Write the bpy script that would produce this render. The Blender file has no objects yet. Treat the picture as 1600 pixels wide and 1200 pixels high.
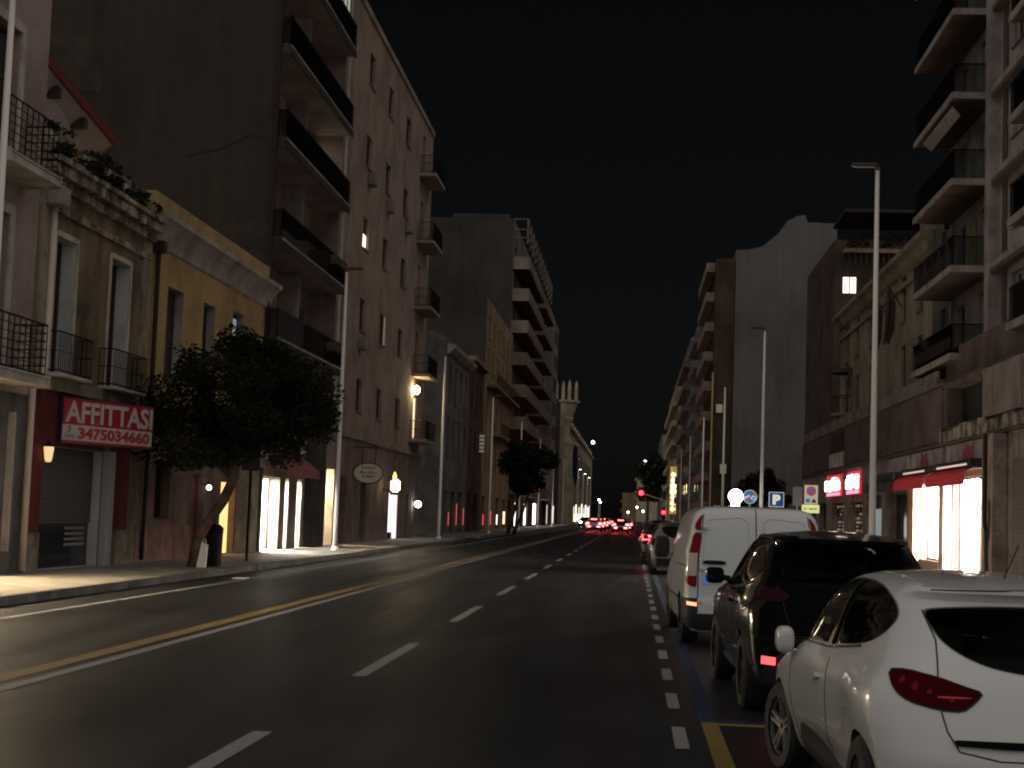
import bpy, bmesh, math, random
import numpy as np
from mathutils import Vector, Matrix, noise
from mathutils.bvhtree import BVHTree
from mathutils.geometry import delaunay_2d_cdt
R_ = math.radians
rng = random.Random(7)
S = bpy.context.scene
COL = S.collection
WL = {}                      # world position of every object's origin (unrotated roots)

# ------------------------------------------------------------------ materials
def nt(m):
    m.use_nodes = True
    return m.node_tree, m.node_tree.nodes['Principled BSDF']

def mat(name, c, rough=.6, metal=0., emit=None, es=0., coat=0., spec=.5):
    m = bpy.data.materials.new(name)
    t, b = nt(m)
    b.inputs['Base Color'].default_value = (*c, 1)
    b.inputs['Roughness'].default_value = rough
    b.inputs['Metallic'].default_value = metal
    b.inputs['Coat Weight'].default_value = coat
    b.inputs['Coat Roughness'].default_value = .05
    b.inputs['Specular IOR Level'].default_value = spec
    if emit:
        b.inputs['Emission Color'].default_value = (*emit, 1)
        b.inputs['Emission Strength'].default_value = es
    return m

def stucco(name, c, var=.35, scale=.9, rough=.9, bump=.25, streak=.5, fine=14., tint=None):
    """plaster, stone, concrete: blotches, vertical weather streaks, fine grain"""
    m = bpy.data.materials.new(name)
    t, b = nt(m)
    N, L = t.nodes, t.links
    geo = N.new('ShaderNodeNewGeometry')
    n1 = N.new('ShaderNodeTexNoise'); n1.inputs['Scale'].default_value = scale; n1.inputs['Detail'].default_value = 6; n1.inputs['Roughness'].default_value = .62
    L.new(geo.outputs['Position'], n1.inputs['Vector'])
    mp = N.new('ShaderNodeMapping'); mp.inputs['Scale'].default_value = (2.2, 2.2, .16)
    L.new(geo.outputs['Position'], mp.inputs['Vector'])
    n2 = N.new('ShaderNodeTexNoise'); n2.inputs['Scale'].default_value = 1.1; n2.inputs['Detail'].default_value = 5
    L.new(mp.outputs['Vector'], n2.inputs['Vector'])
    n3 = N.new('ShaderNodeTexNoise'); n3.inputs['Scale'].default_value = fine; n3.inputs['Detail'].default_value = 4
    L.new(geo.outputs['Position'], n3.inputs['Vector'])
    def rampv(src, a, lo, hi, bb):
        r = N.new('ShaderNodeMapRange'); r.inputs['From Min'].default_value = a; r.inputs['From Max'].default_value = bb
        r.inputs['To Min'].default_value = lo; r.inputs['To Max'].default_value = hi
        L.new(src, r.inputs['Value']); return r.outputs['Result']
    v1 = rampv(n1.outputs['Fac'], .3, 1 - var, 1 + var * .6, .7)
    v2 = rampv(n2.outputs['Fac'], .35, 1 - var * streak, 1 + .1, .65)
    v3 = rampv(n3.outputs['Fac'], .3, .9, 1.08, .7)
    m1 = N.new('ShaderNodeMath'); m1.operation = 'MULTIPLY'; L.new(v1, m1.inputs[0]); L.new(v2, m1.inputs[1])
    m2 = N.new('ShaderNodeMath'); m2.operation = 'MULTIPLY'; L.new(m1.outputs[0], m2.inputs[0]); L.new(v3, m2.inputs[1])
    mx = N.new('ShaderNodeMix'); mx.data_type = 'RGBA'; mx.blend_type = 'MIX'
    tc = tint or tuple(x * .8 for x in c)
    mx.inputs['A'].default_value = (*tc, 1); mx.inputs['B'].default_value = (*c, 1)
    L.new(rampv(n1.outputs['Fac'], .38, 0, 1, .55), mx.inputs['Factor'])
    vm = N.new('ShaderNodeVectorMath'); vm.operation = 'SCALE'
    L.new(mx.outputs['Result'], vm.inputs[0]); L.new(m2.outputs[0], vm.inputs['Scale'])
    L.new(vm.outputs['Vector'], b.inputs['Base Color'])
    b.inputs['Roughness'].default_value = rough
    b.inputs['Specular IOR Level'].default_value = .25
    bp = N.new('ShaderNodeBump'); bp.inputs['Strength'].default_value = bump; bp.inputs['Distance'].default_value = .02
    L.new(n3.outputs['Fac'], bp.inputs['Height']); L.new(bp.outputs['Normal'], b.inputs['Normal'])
    return m

def banded(name, c1, c2, axis=2, freq=12., rough=.6, metal=0., mortar=.12):
    """slats / planks / shutter ribs along one axis"""
    m = bpy.data.materials.new(name)
    t, b = nt(m); N, L = t.nodes, t.links
    geo = N.new('ShaderNodeNewGeometry')
    sx = N.new('ShaderNodeSeparateXYZ'); L.new(geo.outputs['Position'], sx.inputs[0])
    mu = N.new('ShaderNodeMath'); mu.operation = 'MULTIPLY'; mu.inputs[1].default_value = freq
    L.new(sx.outputs[axis], mu.inputs[0])
    fr = N.new('ShaderNodeMath'); fr.operation = 'FRACT'; L.new(mu.outputs[0], fr.inputs[0])
    gt = N.new('ShaderNodeMath'); gt.operation = 'LESS_THAN'; gt.inputs[1].default_value = mortar
    L.new(fr.outputs[0], gt.inputs[0])
    ns = N.new('ShaderNodeTexNoise'); ns.inputs['Scale'].default_value = 3; ns.inputs['Detail'].default_value = 5
    L.new(geo.outputs['Position'], ns.inputs['Vector'])
    mx = N.new('ShaderNodeMix'); mx.data_type = 'RGBA'
    mx.inputs['A'].default_value = (*c1, 1); mx.inputs['B'].default_value = (*c2, 1)
    L.new(gt.outputs[0], mx.inputs['Factor'])
    mr = N.new('ShaderNodeMapRange'); mr.inputs['To Min'].default_value = .6; mr.inputs['To Max'].default_value = 1.3
    L.new(ns.outputs['Fac'], mr.inputs['Value'])
    vm = N.new('ShaderNodeVectorMath'); vm.operation = 'SCALE'
    L.new(mx.outputs['Result'], vm.inputs[0]); L.new(mr.outputs['Result'], vm.inputs['Scale'])
    L.new(vm.outputs['Vector'], b.inputs['Base Color'])
    b.inputs['Roughness'].default_value = rough; b.inputs['Metallic'].default_value = metal
    bp = N.new('ShaderNodeBump'); bp.inputs['Strength'].default_value = .5; bp.inputs['Distance'].default_value = .02
    L.new(fr.outputs[0], bp.inputs['Height']); L.new(bp.outputs['Normal'], b.inputs['Normal'])
    return m

def asphalt(name, c, rough=.5):
    m = bpy.data.materials.new(name)
    t, b = nt(m); N, L = t.nodes, t.links
    geo = N.new('ShaderNodeNewGeometry')
    a = N.new('ShaderNodeTexNoise'); a.inputs['Scale'].default_value = 30; a.inputs['Detail'].default_value = 9; a.inputs['Roughness'].default_value = .72
    f = N.new('ShaderNodeTexNoise'); f.inputs['Scale'].default_value = .35; f.inputs['Detail'].default_value = 6
    mp = N.new('ShaderNodeMapping'); mp.inputs['Scale'].default_value = (1.5, .12, 1)
    tr = N.new('ShaderNodeTexNoise'); tr.inputs['Scale'].default_value = .9; tr.inputs['Detail'].default_value = 4
    L.new(geo.outputs['Position'], mp.inputs['Vector']); L.new(mp.outputs['Vector'], tr.inputs['Vector'])
    for q in (a, f): L.new(geo.outputs['Position'], q.inputs['Vector'])
    def mr(src, lo, hi):
        r = N.new('ShaderNodeMapRange'); r.inputs['From Min'].default_value = .3; r.inputs['From Max'].default_value = .7
        r.inputs['To Min'].default_value = lo; r.inputs['To Max'].default_value = hi
        L.new(src, r.inputs['Value']); return r.outputs['Result']
    m1 = N.new('ShaderNodeMath'); m1.operation = 'MULTIPLY'; L.new(mr(a.outputs['Fac'], .6, 1.45), m1.inputs[0]); L.new(mr(f.outputs['Fac'], .75, 1.25), m1.inputs[1])
    m2 = N.new('ShaderNodeMath'); m2.operation = 'MULTIPLY'; L.new(m1.outputs[0], m2.inputs[0]); L.new(mr(tr.outputs['Fac'], .75, 1.2), m2.inputs[1])
    vm = N.new('ShaderNodeVectorMath'); vm.operation = 'SCALE'; vm.inputs[0].default_value = c
    L.new(m2.outputs[0], vm.inputs['Scale']); L.new(vm.outputs['Vector'], b.inputs['Base Color'])
    b.inputs['Specular IOR Level'].default_value = .42
    L.new(mr(tr.outputs['Fac'], rough - .08, rough + .12), b.inputs['Roughness'])
    bp = N.new('ShaderNodeBump'); bp.inputs['Strength'].default_value = .35; bp.inputs['Distance'].default_value = .006
    L.new(a.outputs['Fac'], bp.inputs['Height']); L.new(bp.outputs['Normal'], b.inputs['Normal'])
    return m

def paint_mark(name, c):
    """worn road paint"""
    m = bpy.data.materials.new(name)
    t, b = nt(m); N, L = t.nodes, t.links
    geo = N.new('ShaderNodeNewGeometry')
    a = N.new('ShaderNodeTexNoise'); a.inputs['Scale'].default_value = 16; a.inputs['Detail'].default_value = 8; a.inputs['Roughness'].default_value = .75
    L.new(geo.outputs['Position'], a.inputs['Vector'])
    r = N.new('ShaderNodeMapRange'); r.inputs['From Min'].default_value = .36; r.inputs['From Max'].default_value = .5
    L.new(a.outputs['Fac'], r.inputs['Value'])
    mx = N.new('ShaderNodeMix'); mx.data_type = 'RGBA'
    mx.inputs['A'].default_value = (*(x * .45 + .02 for x in c), 1); mx.inputs['B'].default_value = (*c, 1)
    L.new(r.outputs['Result'], mx.inputs['Factor']); L.new(mx.outputs['Result'], b.inputs['Base Color'])
    b.inputs['Roughness'].default_value = .7
    return m

def glow(name, c, s, base=(.5, .5, .5)):
    return mat(name, base, .5, emit=c, es=s)

def clear_pane(name):
    m = bpy.data.materials.new(name); m.use_nodes = True
    t = m.node_tree; t.nodes.remove(t.nodes['Principled BSDF'])
    a = t.nodes.new('ShaderNodeBsdfTransparent'); g = t.nodes.new('ShaderNodeBsdfGlossy'); g.inputs['Roughness'].default_value = .03
    x = t.nodes.new('ShaderNodeMixShader'); x.inputs[0].default_value = .06
    t.links.new(a.outputs[0], x.inputs[1]); t.links.new(g.outputs[0], x.inputs[2]); t.links.new(x.outputs[0], t.nodes['Material Output'].inputs[0])
    return m

def tinted_glass(name, c):
    m = bpy.data.materials.new(name); m.use_nodes = True
    t = m.node_tree; t.nodes.remove(t.nodes['Principled BSDF'])
    a = t.nodes.new('ShaderNodeBsdfTransparent'); a.inputs[0].default_value = (*c, 1)
    g = t.nodes.new('ShaderNodeBsdfGlossy'); g.inputs['Roughness'].default_value = .02
    f = t.nodes.new('ShaderNodeFresnel'); f.inputs[0].default_value = 1.55
    x = t.nodes.new('ShaderNodeMixShader')
    t.links.new(f.outputs[0], x.inputs[0]); t.links.new(a.outputs[0], x.inputs[1]); t.links.new(g.outputs[0], x.inputs[2]); t.links.new(x.outputs[0], t.nodes['Material Output'].inputs[0])
    return m

def tiles(name, c1, c2, sx, sy, rough=.7):
    """paving slabs"""
    m = bpy.data.materials.new(name)
    t, b = nt(m); N, L = t.nodes, t.links
    geo = N.new('ShaderNodeNewGeometry')
    br = N.new('ShaderNodeTexBrick'); br.inputs['Scale'].default_value = 1; br.inputs['Brick Width'].default_value = sx; br.inputs['Row Height'].default_value = sy
    br.inputs['Mortar Size'].default_value = .012; br.inputs['Color1'].default_value = (*c1, 1); br.inputs['Color2'].default_value = (*c2, 1)
    br.inputs['Mortar'].default_value = (*(x * .45 for x in c1), 1)
    L.new(geo.outputs['Position'], br.inputs['Vector'])
    n = N.new('ShaderNodeTexNoise'); n.inputs['Scale'].default_value = 1.3; n.inputs['Detail'].default_value = 7
    L.new(geo.outputs['Position'], n.inputs['Vector'])
    mr = N.new('ShaderNodeMapRange'); mr.inputs['From Min'].default_value = .3; mr.inputs['From Max'].default_value = .7; mr.inputs['To Min'].default_value = .65; mr.inputs['To Max'].default_value = 1.2
    L.new(n.outputs['Fac'], mr.inputs['Value'])
    vm = N.new('ShaderNodeVectorMath'); vm.operation = 'SCALE'
    L.new(br.outputs['Color'], vm.inputs[0]); L.new(mr.outputs['Result'], vm.inputs['Scale'])
    L.new(vm.outputs['Vector'], b.inputs['Base Color']); b.inputs['Roughness'].default_value = rough
    return m

# ------------------------------------------------------------------ mesh builder
class MB:
    def __init__(s): s.v, s.f, s.m = [], [], []
    def add(s, vs, fs, m=0):
        o = len(s.v); s.v += [tuple(p) for p in vs]
        for f in fs: s.f.append(tuple(i + o for i in f)); s.m.append(m)
        return s
    def box(s, x0, x1, y0, y1, z0, z1, m=0):
        if x0 > x1: x0, x1 = x1, x0
        if y0 > y1: y0, y1 = y1, y0
        vs = [(x0,y0,z0),(x1,y0,z0),(x1,y1,z0),(x0,y1,z0),(x0,y0,z1),(x1,y0,z1),(x1,y1,z1),(x0,y1,z1)]
        return s.add(vs, [(3,2,1,0),(4,5,6,7),(0,1,5,4),(1,2,6,5),(2,3,7,6),(3,0,4,7)], m)
    def bbox(s, x0, x1, y0, y1, z0, z1, b=.02, m=0):
        """box with chamfered long edges"""
        bm = bmesh.new(); bmesh.ops.create_cube(bm, size=1)
        for v in bm.verts:
            v.co = Vector((x0 + (v.co.x + .5) * (x1 - x0), y0 + (v.co.y + .5) * (y1 - y0), z0 + (v.co.z + .5) * (z1 - z0)))
        bmesh.ops.bevel(bm, geom=bm.edges[:], offset=b, segments=2, affect='EDGES')
        bm.verts.index_update()
        s.add([v.co[:] for v in bm.verts], [[v.index for v in f.verts] for f in bm.faces], m); bm.free(); return s
    def poly(s, pts, m=0): return s.add(pts, [tuple(range(len(pts)))], m)
    def ext(s, pts, vec, m=0):
        """closed prism: polygon swept along vec"""
        n = len(pts); v = Vector(vec)
        vs = [tuple(p) for p in pts] + [tuple(Vector(p) + v) for p in pts]
        return s.add(vs, [tuple(range(n - 1, -1, -1)), tuple(range(n, 2 * n))] + [(i, (i + 1) % n, n + (i + 1) % n, n + i) for i in range(n)], m)
    def tube(s, pts, r, n=8, m=0, cap=True):
        pts = [Vector(p) for p in pts]
        rs = r if isinstance(r, (list, tuple)) else [r] * len(pts)
        vs, fs = [], []; ref = None
        for i, p in enumerate(pts):
            d = (pts[min(i + 1, len(pts) - 1)] - pts[max(i - 1, 0)]).normalized()
            if ref is None: ref = Vector((0, 0, 1)) if abs(d.z) < .9 else Vector((1, 0, 0))
            a = (ref - d * ref.dot(d)).normalized(); b = d.cross(a); ref = a
            for k in range(n):
                t = 2 * math.pi * k / n
                vs.append(p + (a * math.cos(t) + b * math.sin(t)) * rs[i])
        for i in range(len(pts) - 1):
            for k in range(n):
                fs.append((i * n + k, i * n + (k + 1) % n, (i + 1) * n + (k + 1) % n, (i + 1) * n + k))
        if cap:
            fs.append(tuple(range(n - 1, -1, -1))); fs.append(tuple((len(pts) - 1) * n + k for k in range(n)))
        return s.add(vs, fs, m)
    def lathe(s, prof, c, n=24, m=0, axis='z', a0=0., a1=2 * math.pi):
        full = abs(a1 - a0 - 2 * math.pi) < 1e-6
        k = n if full else n + 1
        vs, fs = [], []
        for (r, z) in prof:
            for i in range(k):
                t = a0 + (a1 - a0) * i / n
                q = (r * math.cos(t), r * math.sin(t), z)
                if axis == 'x': q = (q[2], q[0], q[1])
                elif axis == 'y': q = (q[0], q[2], q[1])
                vs.append((c[0] + q[0], c[1] + q[1], c[2] + q[2]))
        for j in range(len(prof) - 1):
            for i in range(n):
                a = j * k + i; b = j * k + (i + 1) % k
                fs.append((a, b, b + k, a + k))
        return s.add(vs, fs, m)
    def sphere(s, c, r, n=12, m=0, sq=(1, 1, 1)):
        pr = [(max(1e-4, math.sin(math.pi * i / n)) * r, -math.cos(math.pi * i / n) * r) for i in range(n + 1)]
        o = len(s.v); s.lathe(pr, (0, 0, 0), n * 2, m)
        for i in range(o, len(s.v)):
            p = s.v[i]; s.v[i] = (c[0] + p[0] * sq[0], c[1] + p[1] * sq[1], c[2] + p[2] * sq[2])
        return s
    def pillow(s, c, r, e=.55, n=14, m=0):
        """rounded box (superellipsoid)"""
        o = len(s.v); s.sphere((0, 0, 0), 1, n, m)
        f = lambda q: math.copysign(abs(q) ** e, q)
        for i in range(o, len(s.v)):
            p = s.v[i]; s.v[i] = (c[0] + f(p[0]) * r[0], c[1] + f(p[1]) * r[1], c[2] + f(p[2]) * r[2])
        return s
    def build(s, name, mats, parent=None, smooth=False, origin=None, local=False, angle=None):
        if not isinstance(mats, (list, tuple)): mats = [mats]
        pw = Vector(WL[parent]) if (parent is not None and not local) else Vector((0, 0, 0))
        og = Vector(origin) if origin is not None else pw
        me = bpy.data.meshes.new(name)
        me.from_pydata([tuple(Vector(p) - og) for p in s.v], [], s.f)
        for q in mats: me.materials.append(q)
        if len(mats) > 1: me.polygons.foreach_set('material_index', s.m)
        me.update()
        bm = bmesh.new(); bm.from_mesh(me); bmesh.ops.recalc_face_normals(bm, faces=bm.faces[:]); bm.to_mesh(me); bm.free()
        if smooth or angle:
            me.polygons.foreach_set('use_smooth', [True] * len(me.polygons))
            if angle: me.set_sharp_from_angle(angle=R_(angle))
        o = bpy.data.objects.new(name, me); COL.objects.link(o)
        if parent is not None:
            o.parent = parent; o.location = og - pw
        else:
            o.location = og
        WL[o] = tuple(og)
        return o

def tag(o, label, cat, group=None, kind=None):
    o['label'] = label; o['category'] = cat
    if group: o['group'] = group
    if kind: o['kind'] = kind
    return o
def thing(name, label, cat, loc=(0, 0, 0), rz=0., group=None):
    o = bpy.data.objects.new(name, None); COL.objects.link(o)
    o.location = loc; o.rotation_euler = (0, 0, rz); o.empty_display_size = .2
    WL[o] = tuple(loc)
    return tag(o, label, cat, group)
def struct(o): o['kind'] = 'structure'; return o
KID = {}
def dup(o, loc=None, rz=None, parent=None, label=None):
    c = o.copy(); COL.objects.link(c)
    if parent is not None: c.parent = parent
    if loc is not None: c.location = loc; WL[c] = tuple(loc)
    if rz is not None: c.rotation_euler = (0, 0, rz)
    if label: c['label'] = label
    for ch in [k for k in bpy.data.objects if k.parent == o]: dup(ch, parent=c)
    return c

def text_geo(body, bold=.0, align='CENTER'):
    cu = bpy.data.curves.new('t', 'FONT'); cu.body = body; cu.size = 1; cu.align_x = align; cu.offset = bold; cu.resolution_u = 3
    ob = bpy.data.objects.new('t', cu); COL.objects.link(ob)
    bpy.context.view_layer.update()
    dg = bpy.context.evaluated_depsgraph_get()
    me = bpy.data.meshes.new_from_object(ob.evaluated_get(dg))
    vs = [tuple(v.co) for v in me.vertices]; fs = [tuple(p.vertices) for p in me.polygons]
    bpy.data.objects.remove(ob); bpy.data.curves.remove(cu); bpy.data.meshes.remove(me)
    x0 = min(v[0] for v in vs); x1 = max(v[0] for v in vs); y0 = min(v[1] for v in vs); y1 = max(v[1] for v in vs)
    return [((v[0] - x0) / (x1 - x0), (v[1] - y0) / (y1 - y0)) for v in vs], fs
def text_on(mb, body, o, u, v, n, depth=.01, bold=.0, m=0):
    """letters filling the rectangle o + a*u + b*v (0..1), standing proud along n"""
    p, fs = text_geo(body, bold)
    o, u, v, n = Vector(o), Vector(u), Vector(v), Vector(n).normalized()
    vs = [o + u * a + v * b + n * depth for a, b in p]
    mb.add(vs, fs, m)

def leafcloud(mb, blobs, count, size, seed, m=2, flat=.5, hole=-.22):
    r = random.Random(seed)
    tot = sum(b[3] * b[4] * b[5] for b in blobs)
    for (cx, cy, cz, rx, ry, rz) in blobs:
        k = max(8, int(count * rx * ry * rz / tot))
        for _ in range(k):
            while True:
                p = Vector((r.uniform(-1, 1), r.uniform(-1, 1), r.uniform(-1, 1)))
                if p.length <= 1 and p.length > .25: break
            q = Vector((cx + p.x * rx, cy + p.y * ry, cz + p.z * rz))
            if noise.noise(q * 1.3) < hole: continue
            d = Vector((r.gauss(0, 1), r.gauss(0, 1), r.gauss(0, flat))).normalized()
            e = d.cross(Vector((r.gauss(0, 1), r.gauss(0, 1), r.gauss(0, 1)))).normalized()
            a = size * r.uniform(.6, 1.3); w = a * .42
            mb.add([q - d * a, q + e * w, q + d * a, q - e * w], [(0, 1, 2, 3)], r.randrange(m))
# ------------------------------------------------------------------ materials used
M = {}
M['asphalt'] = asphalt('asphalt', (.0135, .0143, .0165), .46)
M['white_paint'] = paint_mark('white_road_paint', (.2, .2, .205))
M['yellow_paint'] = paint_mark('yellow_road_paint', (.19, .12, .024))
M['blue_paint'] = paint_mark('blue_road_paint', (.007, .02, .06))
M['kerb'] = stucco('kerb_stone', (.16, .15, .14), .3, 1.5)
M['paving'] = tiles('paving', (.3, .27, .23), (.26, .235, .2), .6, .4)
M['paving_far'] = tiles('paving_grey', (.22, .2, .18), (.19, .18, .16), .5, .5)
M['pink'] = stucco('pink_plaster', (.36, .26, .24), .15, .7)
M['cream'] = stucco('cream_trim', (.5, .46, .4), .15, 1.2)
M['ochre'] = stucco('weathered_ochre_plaster', (.21, .145, .095), .38, .8, tint=(.15, .115, .085), streak=.6)
M['tanstone'] = stucco('tan_pilaster', (.28, .24, .17), .4, 1.1)
M['reveal'] = stucco('white_reveal', (.5, .5, .5), .12, 1)
M['yellow'] = stucco('yellow_plaster', (.385, .27, .13), .18, .6, streak=.35)
M['cove'] = stucco('grey_cornice', (.36, .32, .3), .25, .8)
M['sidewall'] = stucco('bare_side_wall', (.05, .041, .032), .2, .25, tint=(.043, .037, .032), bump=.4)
M['flatpink'] = stucco('pale_pink_render', (.25, .2, .18), .2, .6)
M['beige'] = stucco('beige_render', (.28, .21, .17), .16, .5, streak=.4)
M['redwall'] = stucco('dark_red_wall', (.13, .03, .028), .2, 1.2)
M['brownbase'] = stucco('brown_base_plaster', (.2, .135, .105), .35, 1)
M['plinth'] = stucco('plinth_stone', (.2, .17, .13), .4, 2.2)
M['grey'] = stucco('grey_plaster', (.16, .155, .15), .3, .6)
M['darkred'] = stucco('oxblood_plaster', (.11, .064, .058), .3, .6)
M['orange'] = stucco('orange_plaster', (.27, .185, .11), .2, .4)
M['pale'] = stucco('pale_render', (.2, .165, .14), .25, .3)
M['greyblue'] = stucco('grey_blue_render', (.2, .2, .2), .25, .3)
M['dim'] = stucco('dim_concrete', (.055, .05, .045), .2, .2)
M['civic'] = stucco('civic_limestone', (.42, .36, .26), .2, .5)
M['whiteconc'] = stucco('white_concrete', (.3, .26, .245), .25, .9)
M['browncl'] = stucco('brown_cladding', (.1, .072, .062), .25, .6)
M['redclad'] = stucco('dark_red_cladding', (.112, .08, .073), .3, .8)
M['peel'] = stucco('peeling_cream_band', (.36, .3, .24), .6, 2.4, tint=(.16, .12, .1), streak=1)
M['r2'] = stucco('yellow_grey_plaster', (.27, .225, .155), .25, .5, tint=(.2, .17, .13))
M['signwhite'] = stucco('shop_fascia_white', (.42, .36, .35), .2, 1.4)
M['stone'] = stucco('shop_pier_stone', (.3, .23, .2), .35, 1.6)
M['roofred'] = mat('roof_edge_red', (.13, .025, .025), .7)
M['soffit'] = mat('white_soffit', (.42, .38, .38), .8)
M['rooftile'] = banded('roof_tiles', (.12, .05, .03), (.05, .025, .02), 1, 4, .9)
M['iron'] = mat('black_iron', (.012, .012, .016), .45, .3)
M['darkrail'] = tinted_glass('dark_balcony_mesh', (.62, .6, .55))
M['greenrail'] = tinted_glass('smoked_glass_panel', (.64, .68, .66))
M['glass'] = mat('dark_window_glass', (.012, .013, .016), .08, spec=.6)
M['curtained'] = stucco('pale_curtain_behind_glass', (.26, .25, .23), .25, 3, rough=.4)
M['clear'] = clear_pane('clear_shop_glass')
M['shutter'] = banded('dark_slatted_shutter', (.05, .035, .028), (.015, .012, .01), 2, 14, .7, 0, .35)
M['redshutter'] = banded('dark_red_shutter', (.07, .022, .02), (.02, .008, .008), 2, 14, .7, 0, .35)
M['rollshutter'] = banded('grey_roller_shutter', (.085, .085, .075), (.03, .03, .03), 2, 11, .45, .3, .2)
M['frame'] = mat('window_frame_brown', (.06, .045, .035), .5)
M['framewhite'] = mat('window_frame_white', (.42, .4, .38), .5)
M['metal'] = mat('galvanised_pole', (.78, .73, .68), .4, 0)
M['head'] = mat('lamp_head_grey', (.16, .12, .1), .5, .4)
M['pipe'] = mat('cream_pipe', (.62, .54, .46), .5)
M['darkpipe'] = mat('dark_pipe', (.03, .022, .02), .5)
M['bark'] = stucco('bark', (.15, .105, .075), .5, 5, fine=40, bump=.8)
M['leafa'] = mat('leaf_dark', (.009, .0115, .0065), .6)
M['leafb'] = mat('leaf_mid', (.0135, .016, .0085), .6)
M['interior'] = mat('shop_interior_white', (.8, .78, .72), .8)
M['shelf'] = mat('shop_shelf', (.5, .42, .3), .6)
M['goods_a'] = mat('goods_red', (.5, .12, .08), .6)
M['goods_b'] = mat('goods_green', (.25, .45, .1), .6)
M['goods_c'] = mat('goods_white', (.7, .68, .62), .6)
M['goods_d'] = mat('goods_blue', (.1, .2, .4), .6)
M['lampwarm'] = glow('ceiling_light_warm', (1, .78, .5), 330)
M['lampwhite'] = glow('ceiling_light_white', (1, .93, .8), 600)
M['lampright'] = glow('ceiling_light_bright', (1, .88, .74), 1100)
M['litamber'] = glow('lit_amber_glass', (1, .62, .22), 1.4)
M['litwarm'] = glow('lit_window_warm', (1, .72, .42), 1.6)
M['litpeach'] = glow('lit_window_peach', (1, .8, .62), 2.2)
M['litgreen'] = glow('lit_curtain', (.62, .7, .52), .42)
M['litwhite'] = glow('lit_white', (1, .97, .92), 3)
M['litpink'] = glow('lit_pinkish', (1, .78, .85), 1.2)
M['litlav'] = glow('lit_lavender', (.85, .85, 1), 1.6)
M['orb'] = glow('white_orb_glow', (.92, .96, 1), 9)
M['redglow'] = glow('red_glow', (1, .03, .04), 9)
M['signred'] = mat('sign_red', (.33, .015, .022), .45)
M['signwhite2'] = mat('sign_white', (.46, .44, .43), .5)
M['signnavy'] = mat('sign_case_navy', (.02, .025, .06), .5)
M['textred'] = mat('sign_text_red', (.42, .02, .03), .5)
M['textgrey'] = mat('sign_text_grey', (.16, .16, .15), .5)
M['salmon'] = mat('salmon_awning', (.24, .09, .085), .85)
M['black'] = mat('matt_black', (.01, .01, .011), .6)
M['reddoor'] = mat('dark_red_door', (.09, .012, .014), .5)
M['oval'] = mat('oval_sign_cream', (.78, .7, .56), .6)
M['yellowsign'] = glow('lit_yellow_sign', (1, .62, .1), 3.5)
M['yellowcore'] = glow('lit_yellow_sign_core', (1, .9, .55), 5)
M['white'] = mat('white_thing', (.75, .74, .72), .6)
M['awnblack'] = mat('black_awning', (.012, .012, .013), .7)
M['awnred'] = mat('red_awning_valance', (.5, .02, .04), .7)

XL = -12.4

# ------------------------------------------------------------------ building helpers
def wall_front(mb, s, X, y0, y1, z0, z1, holes, d=.22, m=0, mrev=0):
    """street wall in the plane x = X facing s, with real openings and their reveals"""
    ys = sorted({y0, y1, *[h[0] for h in holes], *[h[1] for h in holes]})
    zs = sorted({z0, z1, *[h[2] for h in holes], *[h[3] for h in holes]})
    for i in range(len(ys) - 1):
        for j in range(len(zs) - 1):
            cy, cz = (ys[i] + ys[i + 1]) / 2, (zs[j] + zs[j + 1]) / 2
            if any(h[0] < cy < h[1] and h[2] < cz < h[3] for h in holes): continue
            mb.poly([(X, ys[i], zs[j]), (X, ys[i + 1], zs[j]), (X, ys[i + 1], zs[j + 1]), (X, ys[i], zs[j + 1])], m)
    for h in holes:
        a, b, c, e = h[:4]; x2 = X - s * (h[4] if len(h) > 4 else d)
        mb.poly([(X, a, c), (X, a, e), (x2, a, e), (x2, a, c)], mrev)
        mb.poly([(X, b, c), (x2, b, c), (x2, b, e), (X, b, e)], mrev)
        mb.poly([(X, a, e), (X, b, e), (x2, b, e), (x2, a, e)], mrev)
        mb.poly([(X, a, c), (x2, a, c), (x2, b, c), (X, b, c)], mrev)
def shell(mb, s, X, Xb, y0, y1, z0, z1, m=0, mtop=0):
    """the other faces of the block behind a street wall"""
    for y in (y0, y1):
        mb.poly([(X, y, z0), (Xb, y, z0), (Xb, y, z1), (X, y, z1)], m)
    mb.poly([(Xb, y0, z0), (Xb, y1, z0), (Xb, y1, z1), (Xb, y0, z1)], m)
    mb.poly([(X, y0, z1), (X, y1, z1), (Xb, y1, z1), (Xb, y0, z1)], mtop)

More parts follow.
